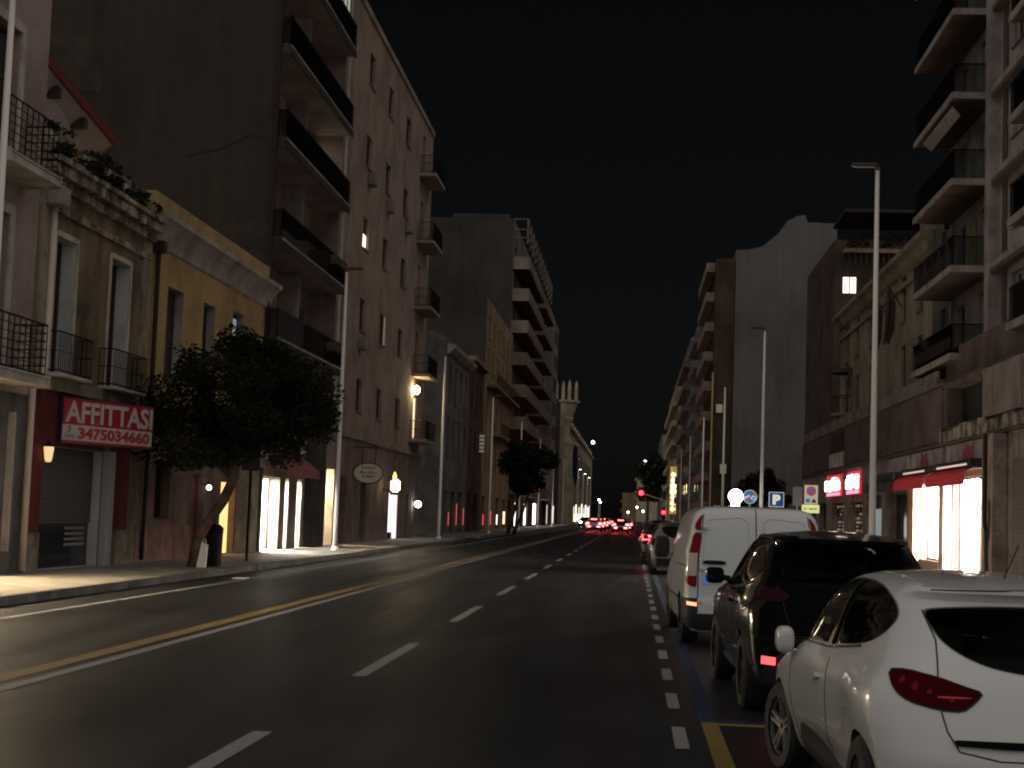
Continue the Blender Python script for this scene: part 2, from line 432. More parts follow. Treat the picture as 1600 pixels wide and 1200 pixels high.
WC = {}
def win(root, s, X, h, pane='glass', frame='frame', d=.16, mull=1, rail=1, name='window', parts=True):
    """a framed window set back in an opening: frame (part) and pane (sub-part)"""
    a, b, c, e = h[:4]
    key = (round(b - a, 3), round(e - c, 3), pane, frame, s, d, mull, rail)
    og = Vector((X, (a + b) / 2, c))
    pw = Vector(WL[root])
    if key in WC:
        f0, p0 = WC[key]
        f = f0.copy(); COL.objects.link(f); f.parent = root; f.location = og - pw; WL[f] = tuple(og); f.name = name
        for q in [k for k in bpy.data.objects if k.parent == f0 and k.name.split('.')[0] in ('pane', 'shutter_leaf', 'sill')]:
            p = q.copy(); COL.objects.link(p); p.parent = f; WL[p] = tuple(og)
        return f
    w, t = (b - a) / 2, .06
    x0, x1 = X - s * d, X - s * (d + .06)
    y = (a + b) / 2
    mb = MB()
    mb.box(x0, x1, a + .004, a + t, c + .004, e - .004); mb.box(x0, x1, b - t, b - .004, c + .004, e - .004)
    mb.box(x0, x1, a + t, b - t, c + .004, c + t); mb.box(x0, x1, a + t, b - t, e - t, e - .004)
    for k in range(mull):
        q = a + (b - a) * (k + 1) / (mull + 1); mb.box(x0, x1, q - .03, q + .03, c + t, e - t)
    for k in range(rail):
        q = c + (e - c) * (.62 if rail == 1 else (k + 1) / (rail + 1)); mb.box(x0 - s * .004, x1, a + t, b - t, q - .025, q + .025)
    f = mb.build(name, M[frame], root, origin=og)
    p = MB().box(X - s * (d + .03), X - s * (d + .045), a + .02, b - .02, c + .02, e - .02).build('shutter_leaf' if 'shutter' in pane else 'pane', M[pane], f, origin=og)
    if name == 'window' and c > 3.4:
        MB().box(X - s * d, X + s * .07, a - .06, b + .06, c - .06, c - .003).build('sill', M['plinth'], f, origin=og)
    WC[key] = (f, p)
    return f
def rail_bars(mb, pts, z0, z1, nh=2, pitch=.12, r=.009, rr=.018, m=0, diag=False):
    """iron railing along a polyline: top and bottom rails, uprights"""
    for i in range(len(pts) - 1):
        a, b = Vector((*pts[i], 0)), Vector((*pts[i + 1], 0)); L = (b - a).length
        for k in range(nh):
            z = z0 + .05 + (z1 - z0 - .05) * k / (nh - 1)
            mb.tube([(a.x, a.y, z), (b.x, b.y, z)], rr if k in (0, nh - 1) else r, 6, m)
        n = max(1, int(L / pitch))
        for k in range(n + 1):
            p = a.lerp(b, k / n)
            mb.tube([(p.x, p.y, z0), (p.x, p.y, z1)], r, 5, m)
        if diag:
            for k in range(n):
                p, q = a.lerp(b, k / n), a.lerp(b, (k + 1) / n)
                mb.tube([(p.x, p.y, z0 + .1), (q.x, q.y, z0 + (z1 - z0) * .5), (p.x, p.y, z1 - .08)], r, 5, m)
def room(root, s, X, y0, y1, z0, z1, depth, lamp, nl=2, shelves=True, wallm='interior', nm='shop_interior'):
    """a lit shop behind its window: floor, walls, ceiling lights, shelves of goods"""
    x0, x1 = X - s * .24, X - s * depth
    mb = MB()
    mb.poly([(x1, y0, z0), (x1, y1, z0), (x1, y1, z1), (x1, y0, z1)])
    for y in (y0, y1): mb.poly([(x0, y, z0), (x1, y, z0), (x1, y, z1), (x0, y, z1)])
    for z in (z0, z1): mb.poly([(x0, y0, z), (x0, y1, z), (x1, y1, z), (x1, y0, z)])
    o = mb.build(nm, M[wallm], root)
    for k in range(nl):
        y = y0 + (y1 - y0) * (k + .5) / nl
        MB().box(X - s * .6, X - s * (depth - .5), y - .16, y + .16, z1 - .09, z1 - .03).build('ceiling_light', M[lamp], o)
    if shelves:
        r = random.Random(int(y0 * 10))
        sh, gd = MB(), MB()
        for k in range(4):
            z = z0 + .35 + k * .5
            if z > z1 - .5: break
            sh.box(x1 + s * .05, x1 + s * .4, y0 + .2, y1 - .2, z, z + .03)
            y = y0 + .3
            while y < y1 - .5:
                w = r.uniform(.12, .35); gd.box(x1 + s * .1, x1 + s * .33, y, y + w, z + .034, z + .034 + r.uniform(.12, .36), r.randrange(4)); y += w + r.uniform(.02, .12)
        sh.build('shelf', M['shelf'], o); gd.build('goods', [M['goods_a'], M['goods_b'], M['goods_c'], M['goods_d']], o)
    return o

# ------------------------------------------------------------------ the setting
struct(MB().poly([(-200, -60, 0), (200, -60, 0), (200, 1600, 0), (-200, 1600, 0)]).build('road', M['asphalt']))
def pave(name, x0, x1, y0, y1, m): return struct(MB().box(x0, x1, y0, y1, .002, .14).build(name, m))
pave('pavement', -14.2, -9.75, -30, 88.6, M['paving']); pave('pavement', -14.2, -9.75, 98.4, 620, M['paving_far'])
pave('pavement', 3.25, 13.5, -30, 93, M['paving']); pave('pavement', 3.25, 10.5, 149, 420, M['paving_far'])
def kerb(x, y0, y1):
    mb = MB(); y = y0
    while y < y1:
        e = min(y + 1.0, y1); mb.bbox(x, x + .15, y, e - .012, .0, .15, .012); y = e if y < 120 else y1
    return struct(mb.build('kerb', M['kerb']))
kerb(-9.748, 10, 88.6); kerb(-9.748, 98.4, 620); kerb(3.098, 0, 93); kerb(3.098, 149, 420)
def strip(mb, x0, x1, y0, y1, z=.004): mb.poly([(x0, y0, z), (x1, y0, z), (x1, y1, z), (x0, y1, z)])
mk = MB(); strip(mk, -8.72, -8.58, 5, 300); struct(mk.build('edge_line', M['white_paint']))
mk = MB()
strip(mk, -5.93, -5.70, 5, 300); struct(mk.build('bus_lane_line', M['yellow_paint']))
mk = MB(); strip(mk, -5.56, -5.42, 5, 300); struct(mk.build('lane_line', M['white_paint']))
mk = MB(); y = -.7
while y < 260: strip(mk, -2.80, -2.65, y, y + 4.1); y += 8.12
struct(mk.build('lane_dashes', M['white_paint']))
mk = MB(); y = 11.66 - 2.43 * 3
while y < 170: strip(mk, .355, .465, y, y + 1.2); y += 2.42
struct(mk.build('parking_dashes', M['white_paint']))
mk = MB(); strip(mk, .60, .75, 13.22, 92); strip(mk, .75, 3.0, 13.22, 13.36); struct(mk.build('blue_bay_line', M['blue_paint']))
mk = MB(); strip(mk, .61, .75, 7.0, 13.2); strip(mk, .75, 3.0, 13.02, 13.18); struct(mk.build('yellow_bay_line', M['yellow_paint']))

# ------------------------------------------------------------------ LEFT 1: pink corner house
root = thing('pink_house', 'pink plastered house with cream framed windows and iron balconies, at the left edge', 'building', (XL, 22, 0))
wh = [(27.6, 28.95, 8.25, 10.85), (27.6, 28.95, 4.25, 7.2), (23.2, 24.6, 4.25, 7.2), (23.2, 24.6, 8.25, 10.85), (22.2, 28.6, .55, 3.35)]
mb = MB(); wall_front(mb, 1, XL, 15, 30.42, 3.75, 14.5, wh[:4]); wall_front(mb, 1, XL, 15, 30.42, 0, 3.75, wh[4:], m=1, mrev=2)
shell(mb, 1, XL, -24, 15, 30.42, 0, 14.5)
mb.build('wall', [M['pink'], M['grey'], M['cream']], root)
for h in wh[:4]:
    f = win(root, 1, XL, h, 'glass', 'frame')
    a, b, c, e = h
    MB().box(XL, XL + .05, a - .2, a, c - .02, e + .2).box(XL, XL + .05, b, b + .2, c - .02, e + .2).box(XL, XL + .052, a, b, e, e + .2).build('surround', M['cream'], f)
win(root, 1, XL, wh[4], 'clear', 'framewhite', mull=3, rail=0, name='shop_window')
MB().box(XL, XL + .14, 29.5, 29.57, .6, 3.35).build('shop_trim', M['cream'], root)
room(root, 1, XL, 22.0, 28.8, .16, 3.4, 3.5, 'lampwarm', 3)
for z in (8.05, 4.05):
    sl = MB().bbox(-11.6, XL + .01, 26.9, 29.45, z - .2, z, .03).build('balcony', M['cream'], root)
    rb = MB(); rail_bars(rb, [(-12.35, 26.95), (-11.66, 26.95), (-11.66, 29.38), (-12.35, 29.38)], z, z + 1.02, 7, .26, .012, .02)
    rb.build('railing', M['iron'], sl)
MB().box(XL, XL + .09, 15, 30.42, 3.74, 4.0).build('string_course', M['cream'], root)
MB().tube([(-12.28, 30.95, 7.8), (-12.28, 30.92, 4.45), (-12.24, 30.75, 4.2), (-12.22, 30.25, 4.0), (-12.22, 30.2, 3.8), (-12.22, 30.2, .2)], .07, 10).build('drainpipe', M['pipe'], root, smooth=True)
MB().bbox(-12.33, -11.98, 30.55, 31.05, 7.75, 8.15, .03).build('rainwater_head', M['cove'], root)

# ------------------------------------------------------------------ LEFT 2: weathered ochre house
root = thing('ochre_house', 'weathered ochre two storey house with peeling cornice and red ground floor', 'building', (XL, 34, 0))
d1, d2, dsh = (31.4, 32.6, 4.3, 7.25, .4), (34.85, 36.2, 4.3, 7.35, .4), (31.35, 35.0, .15, 2.78, .3)
mb = MB(); wall_front(mb, 1, XL, 30.44, 37.6, 0, 8.9, [d1, d2, dsh], mrev=1); shell(mb, 1, XL, -22, 30.44, 37.6, 0, 8.9)
mb.build('wall', [M['ochre'], M['reveal']], root)
for h in (d1, d2):
    f = win(root, 1, XL, h, 'redshutter', 'frame', d=.32, rail=0)
    a, b, c, e = h[:4]
    MB().box(XL, XL + .04, a - .1, a, c, e + .1).box(XL, XL + .04, b, b + .1, c, e + .1).box(XL, XL + .042, a, b, e, e + .12).build('surround', M['cream'], f)
MB().box(XL, XL + .07, 30.46, 31.12, 4.15, 8.2).build('pilaster', M['tanstone'], root)
MB().box(XL, XL + .06, 37.1, 37.6, 4.15, 8.2).build('pilaster', M['tanstone'], root)
# cornice in three uneven courses, broken edge
r = random.Random(3)
mb = MB()
for z0, z1, o in ((7.72, 7.9, .07), (8.2, 8.42, .16), (8.42, 8.66, .34), (8.66, 8.8, .42)):
    y = 30.44
    while y < 37.58:
        e = min(y + r.uniform(.5, 1.1), 37.6); mb.box(XL, XL + o + r.uniform(-.03, .03), y, e - .004, z0, z1 - r.uniform(0, .05)); y = e
mb.build('cornice', M['peel'], root)
mb = MB(); y = 30.5
while y < 37.5:
    e = min(y + r.uniform(.6, 1.4), 37.58); mb.box(XL - .35, XL - .02, y, e, 8.9, 9.38 + r.uniform(-.06, .08)); y = e
mb.build('parapet', M['peel'], root)
MB().box(XL, XL + .13, 30.46, 37.58, 3.95, 4.2).build('string_course', M['tanstone'], root)
for a, b in ((30.95, 32.95), (34.35, 36.75)):
    sl = MB().bbox(XL + .01, XL + .42, a, b, 4.21, 4.29, .02).build('balcony', M['cream'], root)
    rb = MB(); rail_bars(rb, [(XL + .03, a + .03), (XL + .38, a + .03), (XL + .38, b - .03), (XL + .03, b - .03)], 4.29, 5.15, 3, .11, .009, .016)
    rb.build('railing', M['iron'], sl)
mb = MB(); mb.box(XL, XL + .03, 30.5, 31.33, .95, 3.94); mb.box(XL, XL + .03, 31.33, 35.02, 2.8, 3.94); mb.box(XL, XL + .03, 35.55, 36.9, .95, 3.94)
mb.build('red_facing', M['redwall'], root)
for a, b in ((30.5, 31.33), (35.58, 37.55)): MB().box(XL, XL + .06, a, b, .1, .94).build('plinth', M['plinth'], root)
MB().bbox(XL, XL + .16, 35.05, 35.53, .1, 2.8, .015).build('door_post', mat('pale_lilac_post', (.38, .37, .42), .6), root)
so = MB()
so.box(XL - .26, XL - .2, 31.36, 34.99, 1.12, 2.77)
sh = so.build('roller_shutter', M['rollshutter'], root)
MB().box(XL - .258, XL - .24, 31.36, 34.99, .16, 1.12).build('shop_glass', M['glass'], root)
mb = MB()
for k in range(4): mb.box(XL - .236, XL - .23, 33.5, 34.75, .62 + k * .12, .68 + k * .12)
mb.build('notice', mat('faded_poster', (.16, .17, .17), .6), root)
# roof-side weeds
rt = MB(); leafcloud(rt, [(XL + .18 - .1 * (i % 2), 31.0 + i * .52, 8.95 + .12 * math.sin(i * 2.1), .22, .34, .2) for i in range(13)], 1500, .09, 5)
o = rt.build('weeds', [M['leafa'], M['leafb']]); tag(o, 'dark weeds sprouting along the broken cornice of the ochre house', 'weeds', kind='stuff')
rt = MB(); leafcloud(rt, [(XL - .25, 31.2 + i * .6, 9.5 + .1 * math.sin(i * 1.3), .2, .3, .22) for i in range(9)], 700, .08, 6)
o = rt.build('weeds', [M['leafa'], M['leafb']]); tag(o, 'thin weeds on top of the parapet below the red edged roof', 'weeds', kind='stuff')

# sign: AFFITTASI
root = thing('rental_sign', 'red and white sign with big white letters and a phone number above the roller shutter', 'sign', (-12.3, 32, 2.88))
A, B = Vector((-12.25, 31.95, 0)), Vector((-11.17, 34.85, 0)); u = (B - A).normalized(); n = Vector((u.y, -u.x, 0)); Lg = (B - A).length
def sbox(o, a0, a1, b0, b1, d0, d1, m=0):
    p = [o + u * a + Vector((0, 0, b)) + n * d0 for a, b in ((a0, b0), (a1, b0), (a1, b1), (a0, b1))]
    return p, n * (d1 - d0), m
o0 = A + Vector((0, 0, 2.86))
mb = MB(); mb.ext(*sbox(o0, 0, Lg, 0, 1.0, -.22, 0)); mb.build('case', M['signnavy'], root)
mb = MB(); mb.ext(*sbox(o0, .03, Lg - .02, .41, .98, .002, .012)); mb.ext(*sbox(o0, .03, Lg - .02, .02, .07, .002, .012)); mb.build('red_panel', M['signred'], root)
mb = MB(); mb.ext(*sbox(o0, .03, Lg - .05, .072, .408, .002, .012)); mb.build('white_panel', M['signwhite2'], root)
mb = MB(); text_on(mb, 'AFFITTASI', o0 + u * .1 + Vector((0, 0, .455)), u * (Lg - .16), Vector((0, 0, .47)), n, .018, .028); mb.build('lettering', M['signwhite2'], root)
mb = MB(); text_on(mb, '3475034660', o0 + u * .52 + Vector((0, 0, .11)), u * (Lg - .66), Vector((0, 0, .26)), n, .018, .04); mb.build('phone_number', M['textred'], root)
mb = MB(); text_on(mb, 'INFO', o0 + u * .1 + Vector((0, 0, .11)), u * .3, Vector((0, 0, .09)), n, .018, .02)
mb.tube([o0 + u * .2 + n * .018 + Vector((0, 0, .24)), o0 + u * .27 + n * .018 + Vector((0, 0, .3)), o0 + u * .22 + n * .018 + Vector((0, 0, .37))], .018, 6); mb.build('small_print', M['textgrey'], root)
mb = MB(); mb.tube([B + Vector((-.1, -.2, 3.86)), Vector((XL, 34.6, 3.9))], .02, 6); mb.tube([B + Vector((-.1, -.2, 2.9)), Vector((XL, 34.6, 2.95))], .02, 6); mb.build('bracket', M['iron'], root)
# lantern
root = thing('wall_lantern', 'small lit lantern on the red wall beside the roller shutter', 'lamp', (XL, 31.2, 2.45))
MB().lathe([(.05, 2.42), (.075, 2.46), (.11, 2.72), (.1, 2.74)], (-12.2, 31.2, 0), 10).build('glass', glow('lantern_glass', (1, .68, .3), .9), root, smooth=True)
MB().lathe([(.13, 2.742), (.03, 2.82), (.002, 2.84)], (-12.2, 31.2, 0), 10).tube([(XL + .02, 31.2, 2.7), (-12.2, 31.2, 2.86), (-12.2, 31.2, 2.8)], .012, 6).build('cap', M['iron'], root)

# ------------------------------------------------------------------ set-back house with red roof edge
root = thing('attic_house', 'set back upper house with red roof edge and white eaves, above the ochre parapet', 'building', (-16, 34, 0))
mb = MB(); mb.box(-22, -15.1, 31, 40.4, 8.92, 11.2); mb.build('wall', M['yellow'], root)
E0, E1 = (35.5, 12.45), (40.6, 11.65)
def rz(y): return 12.45 - (y - 35.5) * .157
mb = MB(); mb.ext([(-14.5, 31, rz(31)), (-14.5, 40.6, rz(40.6)), (-14.5, 40.6, rz(40.6) - .26), (-14.5, 31, rz(31) - .26)], (-.06, 0, 0)); mb.build('fascia', M['roofred'], root)
mb = MB(); mb.poly([(-14.56, 31, rz(31) - .2), (-14.56, 40.6, rz(40.6) - .2), (-15.12, 40.6, 11.0), (-15.12, 31, 11.2)]); mb.build('soffit', M['soffit'], root)
mb = MB(); mb.poly([(-14.5, 31, rz(31)), (-14.5, 40.6, rz(40.6)), (-22, 40.6, rz(40.6) + 1.6), (-22, 31, rz(31) + 1.6)]); mb.build('roof', M['rooftile'], root)
for y in (34.2, 36.6, 38.5): MB().box(-15.1, -14.62, y, y + .22, rz(y) - .62, rz(y) - .34).build('rafter_end', M['frame'], root)

# ------------------------------------------------------------------ LEFT 3: yellow house
root = thing('yellow_house', 'yellow two storey house with a pale cove cornice, behind the leaning tree', 'building', (XL, 44, 0))
hs = [(39.3, 40.75, 4.9, 7.35, .3), (45.9, 47.2, 4.9, 7.6, .3), (42.7, 43.9, 4.9, 7.4, .3), (39.1, 40.4, 1.2, 2.75, .3), (42.4, 43.75, .15, 2.5, .3), (45.5, 47.2, .15, 2.35, .3)]
mb = MB(); wall_front(mb, 1, XL, 37.62, 49.98, 0, 3.9, hs[3:], m=1, mrev=1); wall_front(mb, 1, XL, 37.62, 49.98, 3.9, 8.9, hs[:3], mrev=2); shell(mb, 1, XL, -22, 37.62, 49.98, 0, 8.9)
mb.build('wall', [M['yellow'], M['brownbase'], M['cove']], root)
for h in hs[:4]: win(root, 1, XL, h, 'shutter' if h[2] > 4 else 'glass', 'frame', d=.24, rail=0)
MB().box(XL - .2, XL - .12, 46.25, 46.75, 6.9, 7.4).build('bluish_pane', glow('bluish_pane', (.5, .72, .85), .25), root)
mb = MB(); prof = [(0, 8.2), (.06, 8.24), (.1, 8.4), (.2, 8.62), (.36, 8.8), (.46, 8.86), (.46, 8.99), (0, 8.99)]
mb.ext([(XL + a, 37.62, z) for a, z in prof], (0, 12.6, 0)); mb.build('cornice', M['cove'], root)
MB().box(XL - .3, XL + .1, 37.62, 50.0, 8.992, 9.55).build('parapet', M['yellow'], root)
MB().box(XL, XL + .05, 37.62, 42.3, .1, 1.05).build('plinth', stucco('rosy_plinth', (.22, .13, .11), .3, 2), root)
MB().box(XL, XL + .07, 47.3, 49.9, .1, 3.0).build('pier', M['tanstone'], root)
MB().box(XL - .26, XL - .2, 42.42, 43.73, .16, 2.48).build('door', M['reddoor'], root)
MB().box(XL - .26, XL - .2, 45.52, 47.18, .16, 2.33).build('lit_door_glass', M['litamber'], root)
MB().tube([(-12.28, 38.0, 8.1), (-12.28, 38.0, .2)], .065, 8).box(-12.4, -12.12, 37.85, 38.15, 8.0, 8.3).build('drainpipe', M['darkpipe'], root)
root = thing('door_lamp', 'small bluish white lamp by the dark red door, seen behind the leaning trunk', 'lamp', (-12.2, 43.3, 2.1))
MB().sphere((-12.15, 43.3, 2.12), .075, 8).build('globe', M['orb'], root, smooth=True)
MB().box(XL, -12.2, 43.27, 43.33, 2.2, 2.23).build('arm', M['iron'], root)

# ------------------------------------------------------------------ LEFT 4: tall apartment block with deep balconies
root = thing('balcony_apartment_block', 'tall apartment block with a blank dark side wall and rows of deep balconies', 'building', (XL, 56, 0))
XB = -13.6
mb = MB()
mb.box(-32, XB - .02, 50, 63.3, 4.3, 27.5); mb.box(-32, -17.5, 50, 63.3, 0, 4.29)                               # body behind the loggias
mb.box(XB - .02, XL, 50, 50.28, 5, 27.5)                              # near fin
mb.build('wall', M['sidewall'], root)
mb = MB(); mb.ext([(-15.4, 49.99, 13.3), (-14.2, 49.99, 13.55), (-12.9, 49.99, 14.2), (-12.5, 49.99, 14.3), (-12.5, 49.99, 14.36), (-12.9, 49.99, 14.27), (-14.2, 49.99, 13.63), (-15.4, 49.99, 13.36)], (0, .02, 0)); mb.build('wall_crack', mat('crack_dark', (.022, .02, .018), .9), root)
for x0, x1, z0, z1 in ((-13.1, -12.45, 14.0, 15.6), (-14.0, -12.42, 10.2, 11.4), (-21, -18.5, 15.5, 17.5)): MB().box(x0, x1, 49.985, 50.01, z0, z1).build('plaster_patch', stucco('plaster_patch_%d' % int(z0), (.056, .045, .036), .3, .9, tint=(.046, .04, .033)), root)
mb = MB(); mb.box(XB, XL, 61.6, 63.3, 4.2, 27.5); mb.build('pier', M['flatpink'], root)
MB().box(XL, XL + .05, 62.1, 62.35, 4.2, 27).build('pier_strip', M['cream'], root)
MB().box(XB - .02, XB + .02, 50.28, 61.6, 4.2, 27.5).build('back_wall', M['flatpink'], root)
MB().box(XL - .02, XL + .12, 49.86, 50.0, 4, 27.5).build('drainpipe', M['darkpipe'], root)
for i, z in enumerate((7.25, 10.6, 14.0, 17.2, 20.55, 23.85)):
    sl = MB().box(XB + .02, -12.02, 50.28, 61.6, z - .24, z).build('balcony_slab', M['flatpink'], root)
    MB().box(-12.02, -11.97, 50.0, 61.6, z - .3, z + .02).box(XL, -12.02, 49.96, 50.0, z - .3, z + .02).build('slab_edge', M['dim'], sl)
    MB().box(-11.969, -11.955, 50.0, 61.6, z - .05, z + .02).build('edge_strip', M['whiteconc'], sl)
    pa = MB(); pa.box(-12.02, -11.99, 50.05, 61.55, z + .06, z + .98); pa.box(XL, -12.02, 50.02, 50.05, z + .06, z + .98)
    pa.build('balcony_railing', M['darkrail'], sl)
    MB().tube([(-12.0, 50.03, z + 1.0), (-12.0, 61.58, z + 1.0)], .03, 6).build('handrail', M['iron'], sl)
    mb = MB(); mb.box(XB + .02, -12.75, 56.3, 56.5, z + .002, z + 3.05); mb.build('partition', M['whiteconc'], root)
    for y in (52.2, 54.2, 58.1, 60.0):
        d_ = MB().box(XB + .022, XB + .06, y, y + 1.05, z + .01, z + 2.35).build('balcony_door', M['shutter'] if y != 58.1 else M['glass'], root)
# veranda with lit curtain, top of frame; small balcony lights
MB().box(-12.08, -12.05, 55.2, 60.2, 21.6, 23.3).build('lit_veranda_glazing', M['litgreen'], root)
mb = MB()
for k in range(8): mb.box(-12.045, -12.01, 55.2 + k * .7, 55.25 + k * .7, 21.55, 23.35)
mb.build('veranda_frame', M['frame'], root)
MB().sphere((-13.2, 56.9, 16.35), .12, 6).build('balcony_bulb', M['litwarm'], root)
MB().box(-12.9, -12.88, 59.2, 59.7, 14.9, 15.9).build('hanging_laundry', M['white'], root)
MB().box(XB + .03, XB + .07, 61.0, 61.5, 14.2, 16.3).build('lit_balcony_door', M['litpeach'], root)
MB().box(-12.7, -12.6, 55.4, 56.0, 14.1, 14.6).build('lit_box', glow('balcony_tv_glow', (1, .8, .6), 1.0), root)
# ground floor
g = [(50.35, 53.2, .15, 2.65), (54.05, 54.6, .15, 2.65), (56.0, 56.75, .15, 2.65), (61.3, 62.95, .15, 3.25)]
mb = MB(); wall_front(mb, 1, XL, 50.0, 63.3, 0, 4.25, g, d=.5, mrev=1); mb.poly([(XL, 50, 4.25), (XL, 63.3, 4.25), (XB, 63.3, 4.25), (XB, 50, 4.25)]); mb.poly([(XL, 50, 0), (XB, 50, 0), (XB, 50, 5), (XL, 50, 5)], 2)
mb.build('shop_front', [M['flatpink'], M['cream'], M['sidewall']], root)
for h in g[:3]: win(root, 1, XL, h, 'clear', 'framewhite', d=.4, mull=0, rail=0, name='shop_window')
room(root, 1, XL - .3, 50.3, 57.2, .16, 2.75, 3.6, 'lampwhite', 3)
room(root, 1, XL - .3, 61.1, 63.1, .16, 3.3, 2.4, 'lampwarm', 1)
mb = MB(); mb.box(XL - .4, XL - .34, 61.4, 61.5, .2, 3.2); mb.box(XL - .4, XL - .34, 61.9, 62.3, .2, 1.5); mb.box(XL - .4, XL - .34, 61.5, 62.9, 1.9, 2.0); mb.build('door_frame', M['frame'], root)
MB().box(XL, XL + .35, 57.3, 59.4, .1, 4.2).build('dark_pier', M['dim'], root)
MB().box(XL, XL + .1, 50.0, 50.32, .1, 2.9).build('dark_door_jamb', M['dim'], root)
root = thing('salmon_awning', 'faded salmon awning over the brightly lit shop doorway', 'awning', (XL, 53, 2.7))
mb = MB(); mb.ext([(XL, 51.2, 3.55), (XL + .75, 51.2, 2.95), (XL + .75, 51.2, 2.68), (XL + .72, 51.2, 2.68), (XL + .72, 51.2, 2.92), (XL, 51.2, 3.5)], (0, 5.2, 0)); mb.build('canopy', M['salmon'], root)
MB().box(XL, XL + .16, 51.2, 56.4, 3.56, 3.72).build('cassette', M['cream'], root)

# ------------------------------------------------------------------ LEFT 5: beige block
root = thing('beige_apartment_block', 'tall plain beige block with narrow dark windows and corner balconies', 'building', (XL, 75, 0))
tops = [22.22, 18.45, 14.75, 11.03, 7.42]
hs = [(a, b, t - 1.45, t) for t in tops for a, b in ((67.05, 68.45), (72.45, 73.95), (78.2, 79.8))]
ds = [(84.4, 85.5, t - 1.8, t + .55) for t in tops]
gr = [(64.3, 65.8, .15, 3.0), (69.2, 70.6, .15, 2.9), (77.4, 80.4, .15, 2.55), (83.3, 84.2, .15, 2.5)]
mb = MB(); wall_front(mb, 1, XL, 63.35, 88.5, 4.9, 23.6, hs + ds); wall_front(mb, 1, XL, 63.35, 88.5, 0, 4.9, gr, d=.35, m=1, mrev=1); shell(mb, 1, XL, -26, 63.35, 88.5, 0, 23.6)
mb.build('wall', [M['beige'], stucco('rosy_base', (.21, .15, .13), .3, .8)], root)
for i, h in enumerate(hs): win(root, 1, XL, h, 'shutter' if i % 4 else 'glass', 'frame', d=.13, rail=0)
f = [o for o in bpy.data.objects if o.parent == root and o.name.startswith('window')]
MB().box(XL - .12, XL - .1, 67.12, 68.35, 13.35, 14.0).build('lit_lower_pane', M['litpeach'], root)
MB().box(XL, XL + .02, 73.6, 73.95, 9.62, 11.0).build('lit_reveal_strip', glow('pale_lit_reveal', (1, .75, .5), .12, (.5, .45, .4)), root)  # faint emission stands in for light falling on the window reveal
for h in ds: win(root, 1, XL, h, 'glass', 'frame', d=.15)
for t in tops:
    z = t - 1.85
    sl = MB().box(XL, -11.45, 83.4, 87.4, z - .18, z).build('balcony', M['beige'], root)
    rb = MB(); rail_bars(rb, [(XL + .05, 83.45), (-11.5, 83.45), (-11.5, 87.35), (XL + .05, 87.35)], z, z + 1.0, 3, .13, .012, .02); rb.build('railing', M['iron'], sl)
MB().box(XL - .02, XL + .12, 63.35, 88.5, 4.7, 4.9).build('string_course', M['flatpink'], root)
MB().box(XL - .05, XL - .03, 85.0, 85.4, 5.65, 7.9).build('lamplight_wedge', M['litwarm'], root)  # glowing strip in place of the lamp's light wedge on the wall
for y, z in ((68.0, 16.75), (73.4, 16.6), (79.4, 16.7), (67.3, 9.2)): MB().bbox(XL + .02, XL + .34, y - .4, y + .4, z - .5, z + .05, .03).build('air_conditioner', M['flatpink'], root)
MB().box(XL - .5, XL + .1, 63.35, 88.5, 23.6, 23.9).build('roof_edge', M['beige'], root)
for h in (gr[0], gr[1], gr[3]): win(root, 1, XL, h, 'glass', 'frame', d=.3, name='door')
mb = MB(); mb.box(XL - .06, XL - .03, 77.42, 78.9, .5, 2.5); mb.build('lit_shop_pane', M['litlav'], root)
mb = MB(); mb.box(XL - .06, XL - .03, 79.1, 80.38, .16, 2.5); mb.build('lit_shop_door', M['litpink'], root)
root = thing('balcony_wall_lamp', 'lit wall lamp under the lowest corner balcony of the beige block', 'lamp', (XL, 83.6, 8.2))
MB().sphere((XL + .22, 84.2, 8.3), .17, 8, sq=(1, 1, 1.4)).build('globe', glow('warm_globe', (1, .78, .42), 110), root, smooth=True)
MB().box(XL, XL + .22, 84.16, 84.24, 8.52, 8.57).build('arm', M['iron'], root)
root = thing('globe_wall_lamp', 'round white lamp near the pavement at the far end of the beige block', 'lamp', (XL, 85.6, 2.1))
MB().sphere((XL + .3, 85.9, 2.0), .2, 8).build('globe', M['orb'], root, smooth=True)
MB().box(XL, XL + .2, 85.86, 85.94, 2.2, 2.25).build('arm', M['iron'], root)
root = thing('oval_shop_sign', 'cream oval hanging sign with dark lettering on the beige block', 'sign', (-11.7, 67, 2.8))
el = [(-11.7 + .62 * math.cos(t * math.pi / 18), 67, 3.22 + .42 * math.sin(t * math.pi / 18)) for t in range(36)]
mb = MB(); mb.ext(el, (0, .12, 0)); mb.build('panel', M['oval'], root)
el2 = [Vector((-11.7 + .66 * math.cos(t * math.pi / 18), 66.99, 3.22 + .46 * math.sin(t * math.pi / 18))) for t in range(37)]
mb = MB(); mb.tube(el2, .025, 6); mb.build('rim', M['frame'], root)
mb = MB(); r = random.Random(2)
for zz, x0, x1 in ((3.42, -12.0, -11.4), (3.2, -12.05, -11.38), (3.02, -11.95, -11.45)):
    x = x0
    while x < x1: w = r.uniform(.03, .08); mb.box(x, x + w, 66.985, 66.995, zz, zz + r.uniform(.05, .12)); x += w + .03
mb.build('lettering', M['textgrey'], root)
mb = MB(); mb.tube([(XL, 67.06, 4.35), (-11.3, 67.06, 4.35)], .025, 6); mb.tube([(-12.0, 67.06, 4.35), (-12.0, 67.06, 3.55)], .015, 6); mb.tube([(-11.4, 67.06, 4.35), (-11.4, 67.06, 3.55)], .015, 6); mb.build('bracket', M['iron'], root)
root = thing('lit_yellow_sign', 'glowing yellow rounded shop sign with a flame shaped top on the beige block', 'sign', (-11.7, 75, 2.4))
